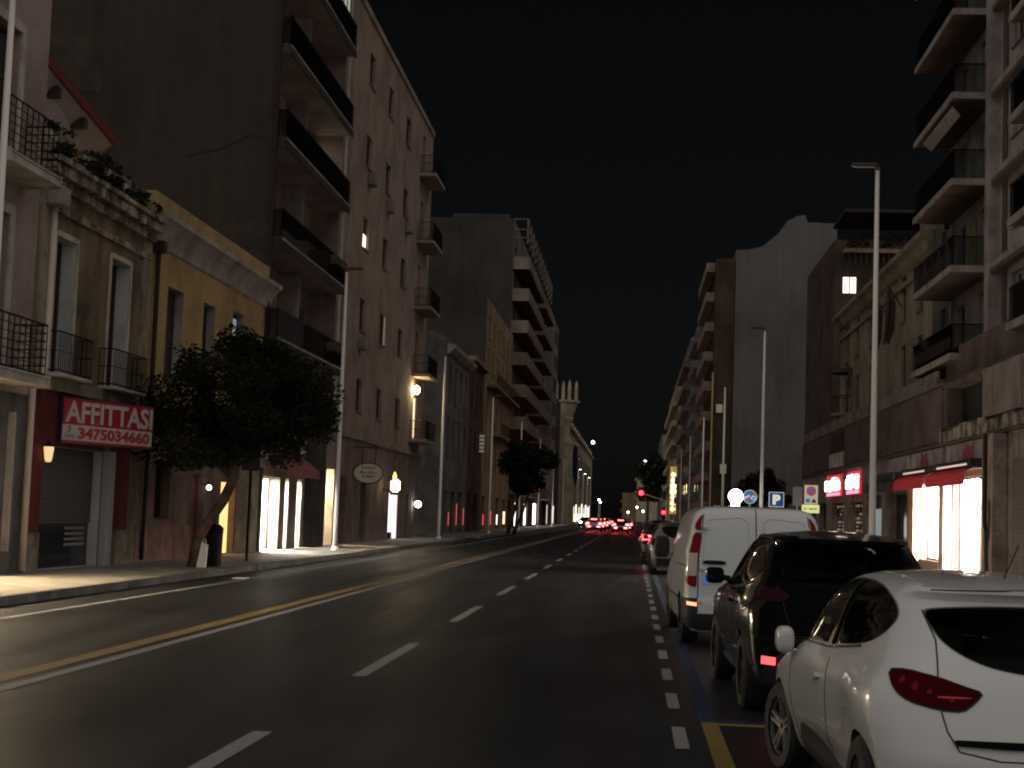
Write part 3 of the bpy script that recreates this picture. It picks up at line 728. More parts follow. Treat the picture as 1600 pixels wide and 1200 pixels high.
mb = MB(); mb.bbox(-11.97, -11.5, 75, 75.22, 2.52, 3.15, .09); mb.build('lit_box', M['yellowcore'], root, smooth=True)
mb = MB(); mb.lathe([(.02, 3.16), (.1, 3.22), (.09, 3.32), (.05, 3.45), (.005, 3.52)], (-11.78, 75.1, 0), 10); mb.build('flame', M['yellowsign'], root, smooth=True)
MB().box(-11.97, -11.5, 75, 75.22, 2.38, 2.5).build('base', M['orange'], root)
MB().box(XL, -11.98, 75.08, 75.14, 2.6, 2.64).build('bracket', M['iron'], root)
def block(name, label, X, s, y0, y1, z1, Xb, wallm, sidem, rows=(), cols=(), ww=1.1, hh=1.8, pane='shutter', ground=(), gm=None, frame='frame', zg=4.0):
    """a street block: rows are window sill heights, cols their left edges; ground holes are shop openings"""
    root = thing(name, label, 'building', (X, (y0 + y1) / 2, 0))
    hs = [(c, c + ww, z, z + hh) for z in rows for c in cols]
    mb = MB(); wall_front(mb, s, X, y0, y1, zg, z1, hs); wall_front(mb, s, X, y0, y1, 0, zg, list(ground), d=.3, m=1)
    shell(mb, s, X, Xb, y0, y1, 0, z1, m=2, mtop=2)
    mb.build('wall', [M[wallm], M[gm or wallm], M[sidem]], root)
    for h in hs: win(root, s, X, h, pane, frame, d=.12, mull=0, rail=0)
    for h in ground: win(root, s, X, h, 'glass', 'frame', d=.22, mull=1, rail=0, name='shop_window')
    return root

# ------------------------------------------------------------------ LEFT: beyond the side street
root = block('grey_house', 'low grey house with shuttered tall windows beyond the side street', XL, 1, 99, 113, 12.2, -24, 'grey', 'grey', (5.4, 8.9), (100.4, 103.6, 106.8, 110.2), 1.3, 2.5, ground=[(100, 102, .2, 3), (104, 106.4, .2, 3), (108.5, 111, .2, 3)])
mb = MB(); prof = [(0, 11.9), (.2, 12.0), (.5, 12.3), (.55, 12.5), (0, 12.55)]; mb.ext([(XL + a, 98.95, z) for a, z in prof], (0, 14.05, 0)); mb.build('cornice', M['cove'], root)
mb = MB(); mb.ext([(XL - .02, 99, 12.2), (XL - .02, 99, 12.9), (-13.4, 99, 13.4), (-14.6, 99, 13.1), (-17, 99, 12.2)], (0, 13.9, 0)); mb.build('gable', M['grey'], root)
root = block('oxblood_house', 'dark red house between the grey house and the orange block', XL, 1, 113.05, 124, 12.9, -24, 'darkred', 'darkred', (5.6, 9.2), (114.4, 117.6, 120.8), 1.2, 2.3, ground=[(114, 116.5, .2, 3), (118.5, 121.5, .2, 3)])
MB().box(XL - .2, XL + .45, 113.05, 124, 12.9, 13.25).build('cornice', M['orange'], root)
mb = MB()
for k in range(5): mb.box(XL + .02, XL + .4, 121.5, 121.6, 6.4 + k * .3, 6.6 + k * .3)
mb.build('lit_louvre', glow('dim_lit_glazing', (.9, .8, .6), .1), root)
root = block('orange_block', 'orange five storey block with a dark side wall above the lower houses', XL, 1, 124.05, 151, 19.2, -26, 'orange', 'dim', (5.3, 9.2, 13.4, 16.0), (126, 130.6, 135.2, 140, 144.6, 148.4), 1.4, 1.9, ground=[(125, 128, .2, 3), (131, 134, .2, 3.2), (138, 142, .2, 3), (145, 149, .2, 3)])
for z, a, b in ((12.2, 126, 151), (8.4, 132, 151)):
    sl = MB().box(XL, XL + .9, a, b, z - .2, z).build('balcony', M['pale'], root)
    rb = MB(); rail_bars(rb, [(XL + .86, a), (XL + .86, b)], z, z + 1, 2, .5, .015, .03); rb.build('railing', M['iron'], sl)
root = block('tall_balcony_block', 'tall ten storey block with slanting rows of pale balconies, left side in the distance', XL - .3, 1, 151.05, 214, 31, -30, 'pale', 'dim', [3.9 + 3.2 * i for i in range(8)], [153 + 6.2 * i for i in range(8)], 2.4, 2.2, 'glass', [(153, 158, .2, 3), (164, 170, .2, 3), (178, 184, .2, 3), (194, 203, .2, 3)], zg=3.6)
for i in range(8):
    z = 3.75 + 3.2 * i
    for a, b in ((151.2, 176), (180, 198)):
        sl = MB().box(XL - .3, -11.0, a, b, z - .2, z).box(-11.1, -10.98, a, b, z + .002, z + 1.05).box(XL - .3, -11.1, a, a + .12, z + .002, z + 1.05).build('balcony', M['pale'], root)
        MB().box(XL - .29, -11.02, a + .05, b - .05, z - .215, z - .202).build('soffit', M['dim'], sl)  # thin dark sheet added so undersides catch less red light
MB().box(XL - .3, -11.2, 203, 213.9, 3.5, 27.5).build('bay', M['greyblue'], root)
for i in range(7):
    mb = MB(); mb.box(-11.2, -11.15, 205, 207, 5.4 + 3.2 * i, 7.2 + 3.2 * i); mb.box(-11.2, -11.15, 209.5, 211.5, 5.4 + 3.2 * i, 7.2 + 3.2 * i); mb.build('bay_window', M['glass'], root)
rb = MB()
for z in (31.05, 30.0, 29.2): rb.box(-12.7, -11.3, 151.2, 151.3, z - .1, z); rb.box(-11.35, -11.25, 151.2, 196, z - .1, z)
for k in range(12): rb.box(-11.4, -11.2, 151.2 + k * 4, 151.4 + k * 4, 28.5, 31)
rb.build('roof_pergola', M['pale'], root)
MB().box(-20, -14, 160, 200, 31.02, 33.2).build('penthouse', M['dim'], root)
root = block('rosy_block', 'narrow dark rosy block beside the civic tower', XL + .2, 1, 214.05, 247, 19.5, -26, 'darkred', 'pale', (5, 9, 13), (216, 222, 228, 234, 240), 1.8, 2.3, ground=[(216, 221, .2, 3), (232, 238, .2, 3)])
# far lit shop fronts
for (y0, y1, z1, m, x) in ((164.3, 169.7, 2.8, 'litwhite', XL - .5), (178.3, 183.7, 2.8, 'litwhite', XL - .5), (194.4, 202.6, 3, 'litwhite', XL - .5), (216.3, 220.7, 3, 'litpink', XL), (232.3, 237.7, 3, 'litwhite', XL)):
    r_ = [o for o in bpy.data.objects if o.parent is None and o.get('category') == 'building' and ((y0 < 214) == (o.name == 'tall_balcony_block')) and o.name in ('tall_balcony_block', 'rosy_block')][0]
    MB().box(x - .02, x + .02, y0, y1, .3, z1).build('lit_shop_pane', M[m], r_)
ob = [o for o in bpy.data.objects if o.name == 'orange_block'][0]
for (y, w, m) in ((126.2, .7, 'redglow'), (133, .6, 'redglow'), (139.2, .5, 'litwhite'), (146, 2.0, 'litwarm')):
    MB().box(XL + .01, XL + .04, y, y + w, .6, 1.4 + (y % 1.3)).build('glow_strip', M[m] if m != 'redglow' else M.setdefault('red_reflection', glow('red_reflection_glow', (1, .04, .05), .7)), ob)  # red strips glow in place of tail lights mirrored in shop glass
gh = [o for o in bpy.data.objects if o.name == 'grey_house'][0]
for y, h in ((102.6, .9), (107.2, 1.5), (111.6, 1.2)): MB().box(XL + .01, XL + .04, y, y + .3, .7, .7 + h).build('glow_strip', M['red_reflection'], gh)  # painted red reflections of tail lights, made to glow
# civic palace: octagonal turret with a crown, curved roof edge
root = thing('civic_palace', 'cream civic palace with octagonal crowned turret at the end of the left side', 'building', (XL, 280, 0))
mb = MB(); mb.box(-30, -11.7, 248, 420, 0, 17.6); mb.build('wall', M['civic'], root)
mb = MB(); mb.lathe([(1.35, 0), (1.35, 13.5), (.75, 14.6), (.85, 16.3), (1.3, 17.4), (1.2, 17.8), (1.6, 18.9), (1.95, 19.9), (2.3, 20.1), (2.3, 20.4), (.01, 20.4)], (-11.6, 252, 0), 8); mb.build('turret', M['civic'], root)
for a in (20, 110, 200, 290):
    c = (-11.6 + 1.7 * math.cos(R_(a)), 252 + 1.7 * math.sin(R_(a)), 0)
    MB().lathe([(.3, 20.4), (.28, 22.8), (.16, 23.4), (.02, 23.8)], c, 8).build('pinnacle', M['civic'], root)
mb = MB()
for k in range(14): mb.box(-11.9, -11.3, 256 + k * 11, 258.5 + k * 11, 17.6, 18.2)
mb.box(-11.7, -11.2, 254, 420, 16.9, 17.4); mb.build('roof_edge', M['civic'], root)
for k in range(10):
    MB().box(-11.7, -11.55, 258 + k * 15, 262 + k * 15, 2, 14).build('tall_window', M['glass'], root)
for k in range(12):
    MB().box(-11.71, -11.66, 300 + k * 9, 305 + k * 9, .4, 3.4 + (k % 3) * .4).build('lit_arcade_window', M['litwhite'] if k % 3 else M['litwarm'], root)
root = thing('hanging_flag', 'dark blue flag hanging on the civic palace front', 'flag', (-11.3, 290, 6))
mb = MB(); mb.ext([(-11.6, 290, 15), (-10.9, 290, 14.5), (-10.7, 290, 9), (-11.2, 290, 6.6), (-11.7, 290, 10)], (0, .4, 0)); mb.build('cloth', mat('flag_blue', (.015, .02, .07), .8), root)
MB().tube([(-11.7, 290.6, 15.4), (-10.6, 290.6, 14.8)], .08, 6).build('pole', M['metal'], root)

# ------------------------------------------------------------------ RIGHT 1: near apartment block with balconies
XR, XF = 11.35, 10.0
root = thing('right_apartment_block', 'apartment block with stacked corner balconies and dark railings at the right edge', 'building', (XR, 45, 0))
slabs = [7.25, 10.1, 12.95, 15.8, 18.6, 21.4]
hs = []
for z in slabs:
    hs += [(51.0, 52.3, z + .02, z + 2.3), (54.4, 55.6, z + .02, z + 2.3), (46.3, 47.7, z + .85, z + 2.3), (40.2, 41.6, z + .02, z + 2.3), (36.2, 38.2, z + .02, z + 2.3), (32.4, 33.8, z + .02, z + 2.3)]
mb = MB(); wall_front(mb, -1, XR, 26, 57.2, 6.0, 24.2, hs); shell(mb, -1, XR, 26, 26, 57.2, 6.0, 24.2, m=1)
mb.build('wall', [M['whiteconc'], M['browncl']], root)
for i, h in enumerate(hs): win(root, -1, XR, h, ('shutter', 'curtained', 'glass', 'curtained', 'glass')[(i * 7) % 5], 'frame' if i % 2 else 'framewhite', d=.14, rail=0)
for y in (49.3, 44.0): MB().box(XR - .35, XR, y, y + .62, 6.4, 24.2).build('pillar', M['whiteconc'], root)
for y in (48.3, 43.2): MB().box(XR - .05, XR - .004, y, y + .55, 6.4, 24.2).build('cladding_strip', M['browncl'], root)
for z in slabs:
    for (a, b) in ((50.0, 56.9), (33, 42.4)):
        sl = MB().box(XF - .02, XR, a, b, z - .1, z).box(XF - .06, XF - .02, a - .02, b, z - .16, z + .05).box(XF - .02, XR, a - .04, a, z - .16, z + .05).build('balcony', M['whiteconc'], root)
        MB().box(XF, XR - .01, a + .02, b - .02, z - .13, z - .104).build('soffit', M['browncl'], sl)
        p = MB(); p.box(XF, XF + .03, a + .03, b - .05, z + .06, z + .98); p.box(XF + .03, XR - .01, a, a + .03, z + .06, z + .98); p.build('railing_panel', M['greenrail'], sl)
        q = MB(); q.box(XF - .02, XF + .05, a, b, z + .98, z + 1.02); q.box(XF + .05, XR - .01, a - .01, a + .04, z + .98, z + 1.02); q.build('handrail', M['iron'], sl)
    MB().box(XR - .3, XR - .004, 42.42, 49.98, z - .14, z + .06).build('floor_band', M['whiteconc'], root)
    MB().box(XR - .3, XR - .02, 44.62, 49.28, z - .3, z - .145).build('band_lower_strip', M['browncl'], root)  # brown strip below the floor band, flush with its face
    MB().box(XR - .34, XR - .3, 56.3, 56.9, z + .06, z + 2.4).build('end_fin', M['browncl'], root)
# awnings/clutter on balconies
mb = MB(); mb.ext([(XF + .05, 50.4, 15.5), (XF + .3, 50.4, 15.2), (XF + .3, 50.4, 15.17), (XF + .02, 50.4, 15.47)], (0, 5, 0)); mb.build('rolled_blind', M['whiteconc'], root)
MB().box(XR - .05, XR - .02, 52.6, 53.6, 10.2, 12.2).build('curtain', stucco('ochre_curtain', (.3, .22, .13), .2, 2), root)
MB().box(XF + .2, XF + .24, 37, 39.5, 6.9, 9.4).build('hanging_sheet', mat('blue_sheet', (.05, .06, .11), .8), root)

# ------------------------------------------------------------------ RIGHT: shop podium
root = thing('shop_podium', 'single storey row of shops with dark red fascia under the right hand flats', 'building', (XF, 60, 0))
shop = [(43.8, 49.4, .15, 3.25), (50.25, 54.6, .6, 3.25), (55.6, 57.2, .15, 3.0), (57.6, 61.4, .15, 3.0), (63.4, 67.6, .15, 3.0), (68.7, 72.9, .9, 2.75), (74.7, 79.3, .9, 2.75), (81.5, 84.5, .15, 2.8), (86, 91, .15, 2.8), (34, 41, .15, 3.1)]
mb = MB(); wall_front(mb, -1, XF, 26, 93, 0, 4.42, shop, d=.35, m=0, mrev=0)
wall_front(mb, -1, XF, 26, 93, 4.42, 6.4, [(45.4, 50.5, 4.95, 6.2)], d=.6, m=1, mrev=1)
shell(mb, -1, XF, 22, 26, 93, 0, 6.4, m=1, mtop=1)
mb.build('wall', [M['stone'], M['redclad']], root)
MB().box(XF + .5, XF + .55, 45.42, 50.48, 4.96, 6.19).build('dark_panel', M['black'], root)
# peeling band, uneven edge
mb = MB(); y = 26; r = random.Random(9)
while y < 51:
    e = min(y + r.uniform(.5, 1.2), 51); mb.box(XF - .14, XF, y, e - .003, 4.44, 4.82 + r.uniform(-.06, .1)); y = e
mb.build('peeling_band', M['peel'], root)
MB().box(XF - .1, XF - .01, 51.0, 93, 4.36, 4.44).build('fascia_lip', M['frame'], root)
MB().box(XF - .12, XF - .02, 26, 51.0, 4.34, 4.43).build('fascia_lip', M['frame'], root)
# pinkish panels and fascia panels
for (a, b, z0, z1, m) in ((36.2, 40.6, 4.9, 6.3, 'flatpink'), (40.75, 45.2, 4.9, 6.3, 'flatpink'), (31, 36, 4.9, 6.3, 'flatpink'), (51.1, 93, 4.5, 6.3, 'redclad')):
    MB().box(XF - .05, XF, a, b, z0, z1).build('facing_panel', M[m], root)
MB().box(XF + .25, XF + .4, 26, 52, 6.41, 7.55).build('upper_parapet', M['redclad'], root)
mb = MB(); y = 52.5
while y < 92.5: mb.box(XF + .02, XF + .16, y, y + 2.3, 6.42, 6.95); y += 2.5
mb.build('parapet_panels', stucco('parapet_grey', (.2, .17, .15), .4, 1), root)
MB().box(XF - .03, XF + .1, 51.1, 93, 6.4, 6.44).build('coping', M['orange'], root)
for (a, b) in ((43.75, 50.2), (51.1, 56.3), (57.0, 61.7), (69, 73.2)):
    MB().box(XF - .06, XF, a, b, 3.72, 4.3).build('fascia_board', M['signwhite'], root)
for y in (46.2, 53.2):
    mb = MB(); r = random.Random(int(y))
    mb.box(XF - .075, XF - .064, y, y + 1.5, 3.8, 4.02)
    for k in range(5): a = y + .1 + k * .28; mb.box(XF - .075, XF - .064, a, a + .16, 4.024, 4.08 + r.uniform(0, .2))
    mb.build('red_logo', mat('faded_red_logo', (.38, .05, .06), .6), root)
MB().box(XF - .09, XF - .01, 74.5, 79.8, 4.5, 5.2).build('white_panel', M['signwhite'], root)
MB().box(XF - .07, XF - .01, 74.5, 79.8, 5.3, 6.2).build('dark_panel', M['black'], root)
MB().box(XF - .4, XF - .02, 42.3, 43.6, .1, 4.3).build('pier', M['stone'], root)
mb = MB(); mb.tube([(XF - .45, 43.0, 4.3), (XF - .45, 43.0, 1.9), (XF - .46, 42.8, 1.7), (XF - .45, 42.8, .2)], .06, 8); mb.tube([(XF - .43, 42.55, 2.5), (XF - .44, 42.5, 1.6), (XF - .43, 42.7, 1.3), (XF - .43, 42.75, 1.7)], .02, 6); mb.build('pipes', M['darkpipe'], root)
MB().box(XF - .08, XF - .004, 30, 41.5, .1, 3.6).build('closed_shutter', banded('plum_shutter', (.12, .09, .09), (.05, .04, .04), 2, 8, .6), root)
MB().box(XF - .3, XF - .02, 49.45, 50.2, .1, 3.3).build('pier', stucco('pinkish_pier', (.42, .28, .24), .25, 2), root)
MB().box(XF - .3, XF - .02, 54.65, 55.5, .1, 3.3).build('pier', stucco('orange_pier', (.42, .25, .14), .25, 2), root)
MB().box(XF - .12, XF + .3, 50.25, 54.6, .14, .6).build('window_base', banded('slatted_base', (.16, .11, .06), (.06, .04, .03), 2, 10), root)
room(root, -1, XF, 43.7, 54.8, .16, 3.4, 4.2, 'lampright', 5)
for y in (46.9, 52.9): MB().box(XF + .3, XF + .36, y, y + .1, .62, 3.2).build('window_mullion', M['frame'], root)
for h in shop[:2]: win(root, -1, XF, h, 'clear', 'frame', d=.2, mull=1, rail=0, name='shop_window')
for h in shop[2:5] + shop[7:9]: win(root, -1, XF, h, 'glass', 'frame', d=.25, mull=2, rail=0, name='shop_window')
MB().box(XF + .22, XF + .26, 64, 67, .8, 2.4).build('dim_lit_window', glow('dim_bluish_window', (.6, .75, .85), .22), root)
for h in shop[5:7]:
    f = win(root, -1, XF, h, 'glass', 'frame', d=.3, mull=2, rail=0, name='shop_window')
    mb = MB(); r = random.Random(int(h[0]))
    for i in range(9):
        for j in range(9):
            y = h[0] + .25 + i * (h[1] - h[0] - .5) / 8.5; z = h[2] + .1 + j * .19
            if r.random() < .75: mb.box(XF + .27, XF + .3, y, y + r.uniform(.1, .3), z, z + .11, r.randrange(3))
    mb.build('cards_in_window', [mat('card_dim', (.3, .26, .18), .6), glow('card_amber', (1, .6, .15), .12), glow('card_white', (1, .85, .7), .2)], f)
for k, (y0, y1, body) in enumerate(((68.9, 72.9, 2), (74.9, 79.9, 2))):
    pass
# neon signs: two red haloed white boxes
for nm, lab, y0, y1, tag_ in (('neon_shop_sign', 'glowing white and red neon sign nearest the bright shop, on the right', 68.8, 73.0, 0), ('neon_shop_sign', 'glowing white and red neon sign farther left, nearest the blue parking signs', 75.0, 80.4, 1)):
    t = thing(nm, lab, 'sign', (XF - .2, y0, 3.1), group='neon signs above the small shop windows')
    MB().box(XF - .12, XF - .03, y0, y1, 3.08, 4.12).build('backing', glow('neon_backing', (1, .05, .08), .5, (.4, .02, .03)), t)
    mb = MB(); r = random.Random(int(y0)); y = y0 + .3
    while y < y1 - .5:
        w = r.uniform(.35, .8); mb.bbox(XF - .2, XF - .13, y, y + w, 3.42 - r.uniform(0, .12), 3.72 + r.uniform(.05, .3), .03); y += w + .05
    mb.build('neon_letters', glow('neon_white', (1, .8, .78), 7), t)
    MB().box(XF - .15, XF - .125, y0 + .1, y1 - .1, 3.1, 3.25).build('under_strip', glow('neon_pink', (1, .5, .75), .8), t)
# awnings
for nm, lab, a, b, mv in (('red_awning', 'black cased awning with red valance over the brightest shop window, nearest', 43.9, 49.6, 'awnred'), ('red_awning', 'black cased awning with red valance, second along the bright shop', 50.3, 55.6, 'awnred'), ('black_awning', 'dark rounded awning over the unlit shop door left of the bright shop', 57.3, 62.3, 'awnblack')):
    t = thing(nm, lab, 'awning', (XF - .3, a, 3.2))
    MB().bbox(XF - .62, XF - .08, a, b, 3.42, 3.68, .05).build('cassette', M['awnblack'], t)
    mb = MB(); mb.ext([(XF - .6, a, 3.42), (XF - .82, a, 3.3), (XF - .84, a, 2.95), (XF - .82, a, 2.95), (XF - .8, a, 3.28), (XF - .56, a, 3.41)], (0, b - a, 0)); mb.build('valance', M[mv], t)
    if mv == 'awnred': MB().box(XF - .64, XF - .625, a + .6, b - .8, 3.5, 3.56).build('glint_strip', glow('awning_glint', (1, .7, .55), .6), t)  # glow painted on as a glint along the cassette

# ------------------------------------------------------------------ RIGHT 2: old yellowish house
root = block('cornice_house', 'old yellowish house with a heavy cornice and two drooping flags on the right', 11.0, -1, 58.5, 84.5, 12.95, 24, 'r2', 'greyblue', (7.3, 10.2), (60.5, 64.2, 73, 77.5, 81.2), 1.1, 1.9, 'shutter', zg=5.0)
mb = MB(); mb.ext([(11.0, 58.45, 12.15), (10.85, 58.45, 12.25), (10.7, 58.45, 12.55), (10.5, 58.45, 12.7), (10.5, 58.45, 12.9), (11.0, 58.45, 12.94)], (0, 26.1, 0)); mb.build('cornice', M['r2'], root)
MB().box(11.1, 11.4, 58.5, 61.8, 12.96, 14.0).build('attic_parapet', M['r2'], root)
MB().box(10.9, 10.99, 58.5, 84.5, 11.6, 11.8).build('string_course', M['r2'], root)
sl = MB().lathe([(.01, 7.0), (.5, 7.05), (.95, 7.3), (.95, 7.42), (.01, 7.42)], (11.0, 80.6, 0), 16).build('round_balcony', M['r2'], root)
rb = MB()
for k in range(13): t = math.pi / 2 + math.pi * k / 12; p = (11 + .9 * math.cos(t), 80.6 + .9 * math.sin(t)); rb.tube([(*p, 7.42), (*p, 8.3)], .015, 5)
rb.tube([(11 + .9 * math.cos(math.pi / 2 + math.pi * k / 12), 80.6 + .9 * math.sin(math.pi / 2 + math.pi * k / 12), 8.3) for k in range(13)], .025, 6); rb.build('railing', M['iron'], sl)
MB().lathe([(.01, 9.9), (.9, 9.7), (1.0, 9.5)], (11, 80.6, 0), 16).build('canopy', M['dim'], root)
for k, (y, lab) in enumerate(((65.2, 'dark drooping flag on the yellowish right hand house, the nearer of two'), (68.6, 'dark drooping flag on the yellowish right hand house, the farther of two'))):
    t = thing('drooping_flag', lab, 'flag', (10.9, y, 9.2), group='flags on the cornice house')
    MB().tube([(11, y, 10.9), (10.4, y - .25, 11.7)], .03, 6).build('pole', M['iron'], t)
    mb = MB(); pr = [(10.45, y - .2, 11.6), (10.75, y, 11.1), (10.78, y + .4, 10.0), (10.6, y + .6, 9.4), (10.48, y + .4, 9.8), (10.38, y + .3, 9.3), (10.4, y, 10.1)]
    mb.ext(pr, (-.1, .05, 0)); mb.build('cloth', mat('flag_dark', (.04, .036, .045) if k else (.055, .036, .034), .8), t)

# ------------------------------------------------------------------ RIGHT 3: house behind, with the lit window
root = thing('rear_house', 'red brown rear house with one brightly lit window and planted roof terrace', 'building', (15, 95, 0))
mb = MB(); ys = sorted({11.9, 22, 12.4, 13.3}); zs = sorted({5, 19.2, 15.85, 16.95})
for i in range(len(ys) - 1):
    for j in range(len(zs) - 1):
        if ys[i] == 12.4 and zs[j] == 15.85: continue
        mb.poly([(ys[i], 95, zs[j]), (ys[i + 1], 95, zs[j]), (ys[i + 1], 95, zs[j + 1]), (ys[i], 95, zs[j + 1])])
mb.box(11.9, 22, 95.3, 110, 0, 19.2); mb.build('wall', stucco('rear_house_brown', (.085, .062, .052), .25, .5), root)
f = MB().box(12.40, 12.45, 95.1, 95.16, 15.85, 16.95).box(13.25, 13.30, 95.1, 95.16, 15.85, 16.95).box(12.82, 12.88, 95.1, 95.16, 15.85, 16.95).box(12.45, 13.25, 95.1, 95.16, 16.9, 16.95).box(12.45, 13.25, 95.1, 95.16, 15.85, 15.9).build('window', M['frame'], root)
MB().box(12.45, 13.25, 95.17, 95.19, 15.9, 16.9).build('pane', M['litpeach'], f)
MB().box(12.4, 17.5, 94.2, 95.28, 18.3, 18.55).build('terrace_slab', M['orange'], root)
mb = MB()
for k in range(14): mb.box(12.7 + k * .34, 12.8 + k * .34, 94.35, 94.42, 17.55, 18.3)
mb.build('balusters', M['dim'], root)
MB().box(12.4, 20, 94.2, 100, 20.8, 21.0).build('roof_slab', M['dim'], root)
rt = MB(); leafcloud(rt, [(13 + i * .8, 94.8, 19.1 + .3 * math.sin(i * 2.3), .5, .4, .5) for i in range(6)], 500, .13, 11); rt.build('terrace_plants', [M['leafa'], M['leafb']], root)

# ------------------------------------------------------------------ RIGHT 4: big blank wall
root = thing('blank_wall_block', 'big block showing a blank grey wall with a stepped roof outline, right of the road', 'building', (12, 155, 0))
out = [(9.3, 0), (19.0, 0), (19.0, 30.9), (16.1, 31.0), (15.9, 31.7), (15.2, 31.6), (14.2, 31.1), (13.3, 29.8), (11.8, 28.5), (10.6, 28.2), (9.3, 28.1)]
mb = MB(); mb.ext([(x, 150, z) for x, z in out], (0, 18, 0)); mb.build('wall', stucco('grey_blank_render', (.122, .117, .115), .14, .12, tint=(.105, .097, .088)), root)
MB().box(19.02, 20.2, 150.5, 168, 0, 29).build('dark_gap_fill', M['black'], root)  # black box: the darkness of the gap beside the wall, put into colour
mb = MB(); mb.box(7.4, 9.28, 150.3, 172, 0, 27.3); mb.build('front_wing', stucco('brown_front_wing', (.07, .048, .033), .3, .3), root)
for i in range(9):
    z = 2.6 + 2.95 * i
    MB().box(6.55, 7.38, 152, 172, z, z + .9).build('balcony', M['r2'], root)
MB().tube([(7.3, 150.1, .2), (7.3, 150.1, 16)], .08, 8).build('drainpipe', mat('lit_edge_yellow', (.5, .36, .16), .6), root)  # pipe added: its yellow stands in for warm light on the facade edge
for i in range(3): MB().box(7.7 + .5 * (i % 2), 8.3 + .5 * (i % 2), 149.9, 150.28, [2.6, 6.2, 12.1][i], [3.1, 7.1, 12.9][i]).build('air_conditioner', M['oval'], root)
# further right hand blocks
def far_block(nm, lab, X, y0, y1, z1, wm, zs, bal=None):
    root = thing(nm, lab, 'building', (X, (y0 + y1) / 2, 0))
    MB().box(X, X + 16, y0, y1, 0, z1).build('wall', M[wm], root)
    for z in zs:
        MB().box(X - .9, X - .01, y0 + 2, y1 - 2, z, z + .95).build('balcony', M[bal or wm], root)
        y = y0 + 3
        while y < y1 - 4: MB().box(X - .04, X - .005, y, y + 1.6, z + .97, z + 2.5).build('window', M['glass'], root); y += 9
    return root
far_block('grey_blue_block', 'narrow grey block just beyond the blank walled block', 7.5, 180, 205, 26.5, 'greyblue', [4 + 3.1 * i for i in range(7)])
far_block('brown_block', 'narrow brownish block behind the grey one on the right', 7.2, 210, 246, 26.5, 'pale', [4 + 3.1 * i for i in range(7)])
far_block('bay_balcony_block', 'farther right hand block with boxy pale balconies against the sky', 6.9, 256, 330, 25.5, 'r2', [4 + 3.3 * i for i in range(6)], 'civic')
far_block('distant_terrace_block', 'distant block with stepped white balconies behind dark trees', 7.5, 440, 500, 25.5, 'pale', [8, 13, 18], 'civic')
far_block('distant_flats', 'distant pale flats closing the road on the right', 1.0, 600, 640, 22.5, 'civic', [6, 11, 16], 'civic')
far_block('distant_orange_house', 'distant narrow orange house at the end of the road', -5.0, 660, 680, 12, 'orange', [4, 8], 'orange')

# ------------------------------------------------------------------ street lamps
def lamp_post(x, y, side, lit=False, label='', grp='street lamps along the road'):
    t = thing('street_lamp', label, 'street lamp', (x, y, .14), group=grp)
    MB().tube([(x, y, .14), (x, y, 1.2), (x, y, 10.3)], [.09, .085, .05], 12).build('pole', M['metal'], t, smooth=True)
    MB().lathe([(.14, .14), (.14, .2), (.1, .3)], (x, y, 0), 12).build('base', M['metal'], t)
    h = MB(); h.bbox(min(x, x + side * .62), max(x, x + side * .62), y - .12, y + .12, 10.3, 10.39, .03); h.box(x - .06, x + .06, y - .06, y + .06, 10.22, 10.3); h.build('lamp_head', M['head'], t)
    if lit: MB().box(x + side * .15, x + side * .6, y - .1, y + .1, 10.27, 10.296).build('led_panel', glow('led_panel', (.85, 1, .9), 16) if 'led_panel' not in bpy.data.materials else bpy.data.materials['led_panel'], t)
    return t
names = {24.45: 'lamp post cut by the left edge of the frame', 54.7: 'lamp post on the left pavement beside the bright doorway', 84.2: 'lamp post at the far corner of the beige block', 113.5: 'lamp post before the dark red house, left side', 143: 'lamp post before the orange block, left side'}
for y in (24.45, 54.7, 84.2, 113.5, 143): lamp_post(-10.65, y, 1, False, names[y])
for y in (172, 202, 231, 261, 290): lamp_post(-10.65, y, 1, y > 280, 'distant lamp post in the row along the left pavement')
for y in (320, 350): lamp_post(-10.65, y, 1, True, 'distant lit lamp post before the end of the left row')
rn = {37: 'tall lamp post rising behind the parked black car', 69: 'lamp post behind the white van roof, before the blank wall', 99: 'third lamp post on the right, above the white lit sign'}
for y in (37, 69, 99): lamp_post(5.62, y, -1, False, rn[y])
for y in (129, 159, 189, 219, 249): lamp_post(5.62, y, -1, False, 'distant lamp post in the row along the right pavement')

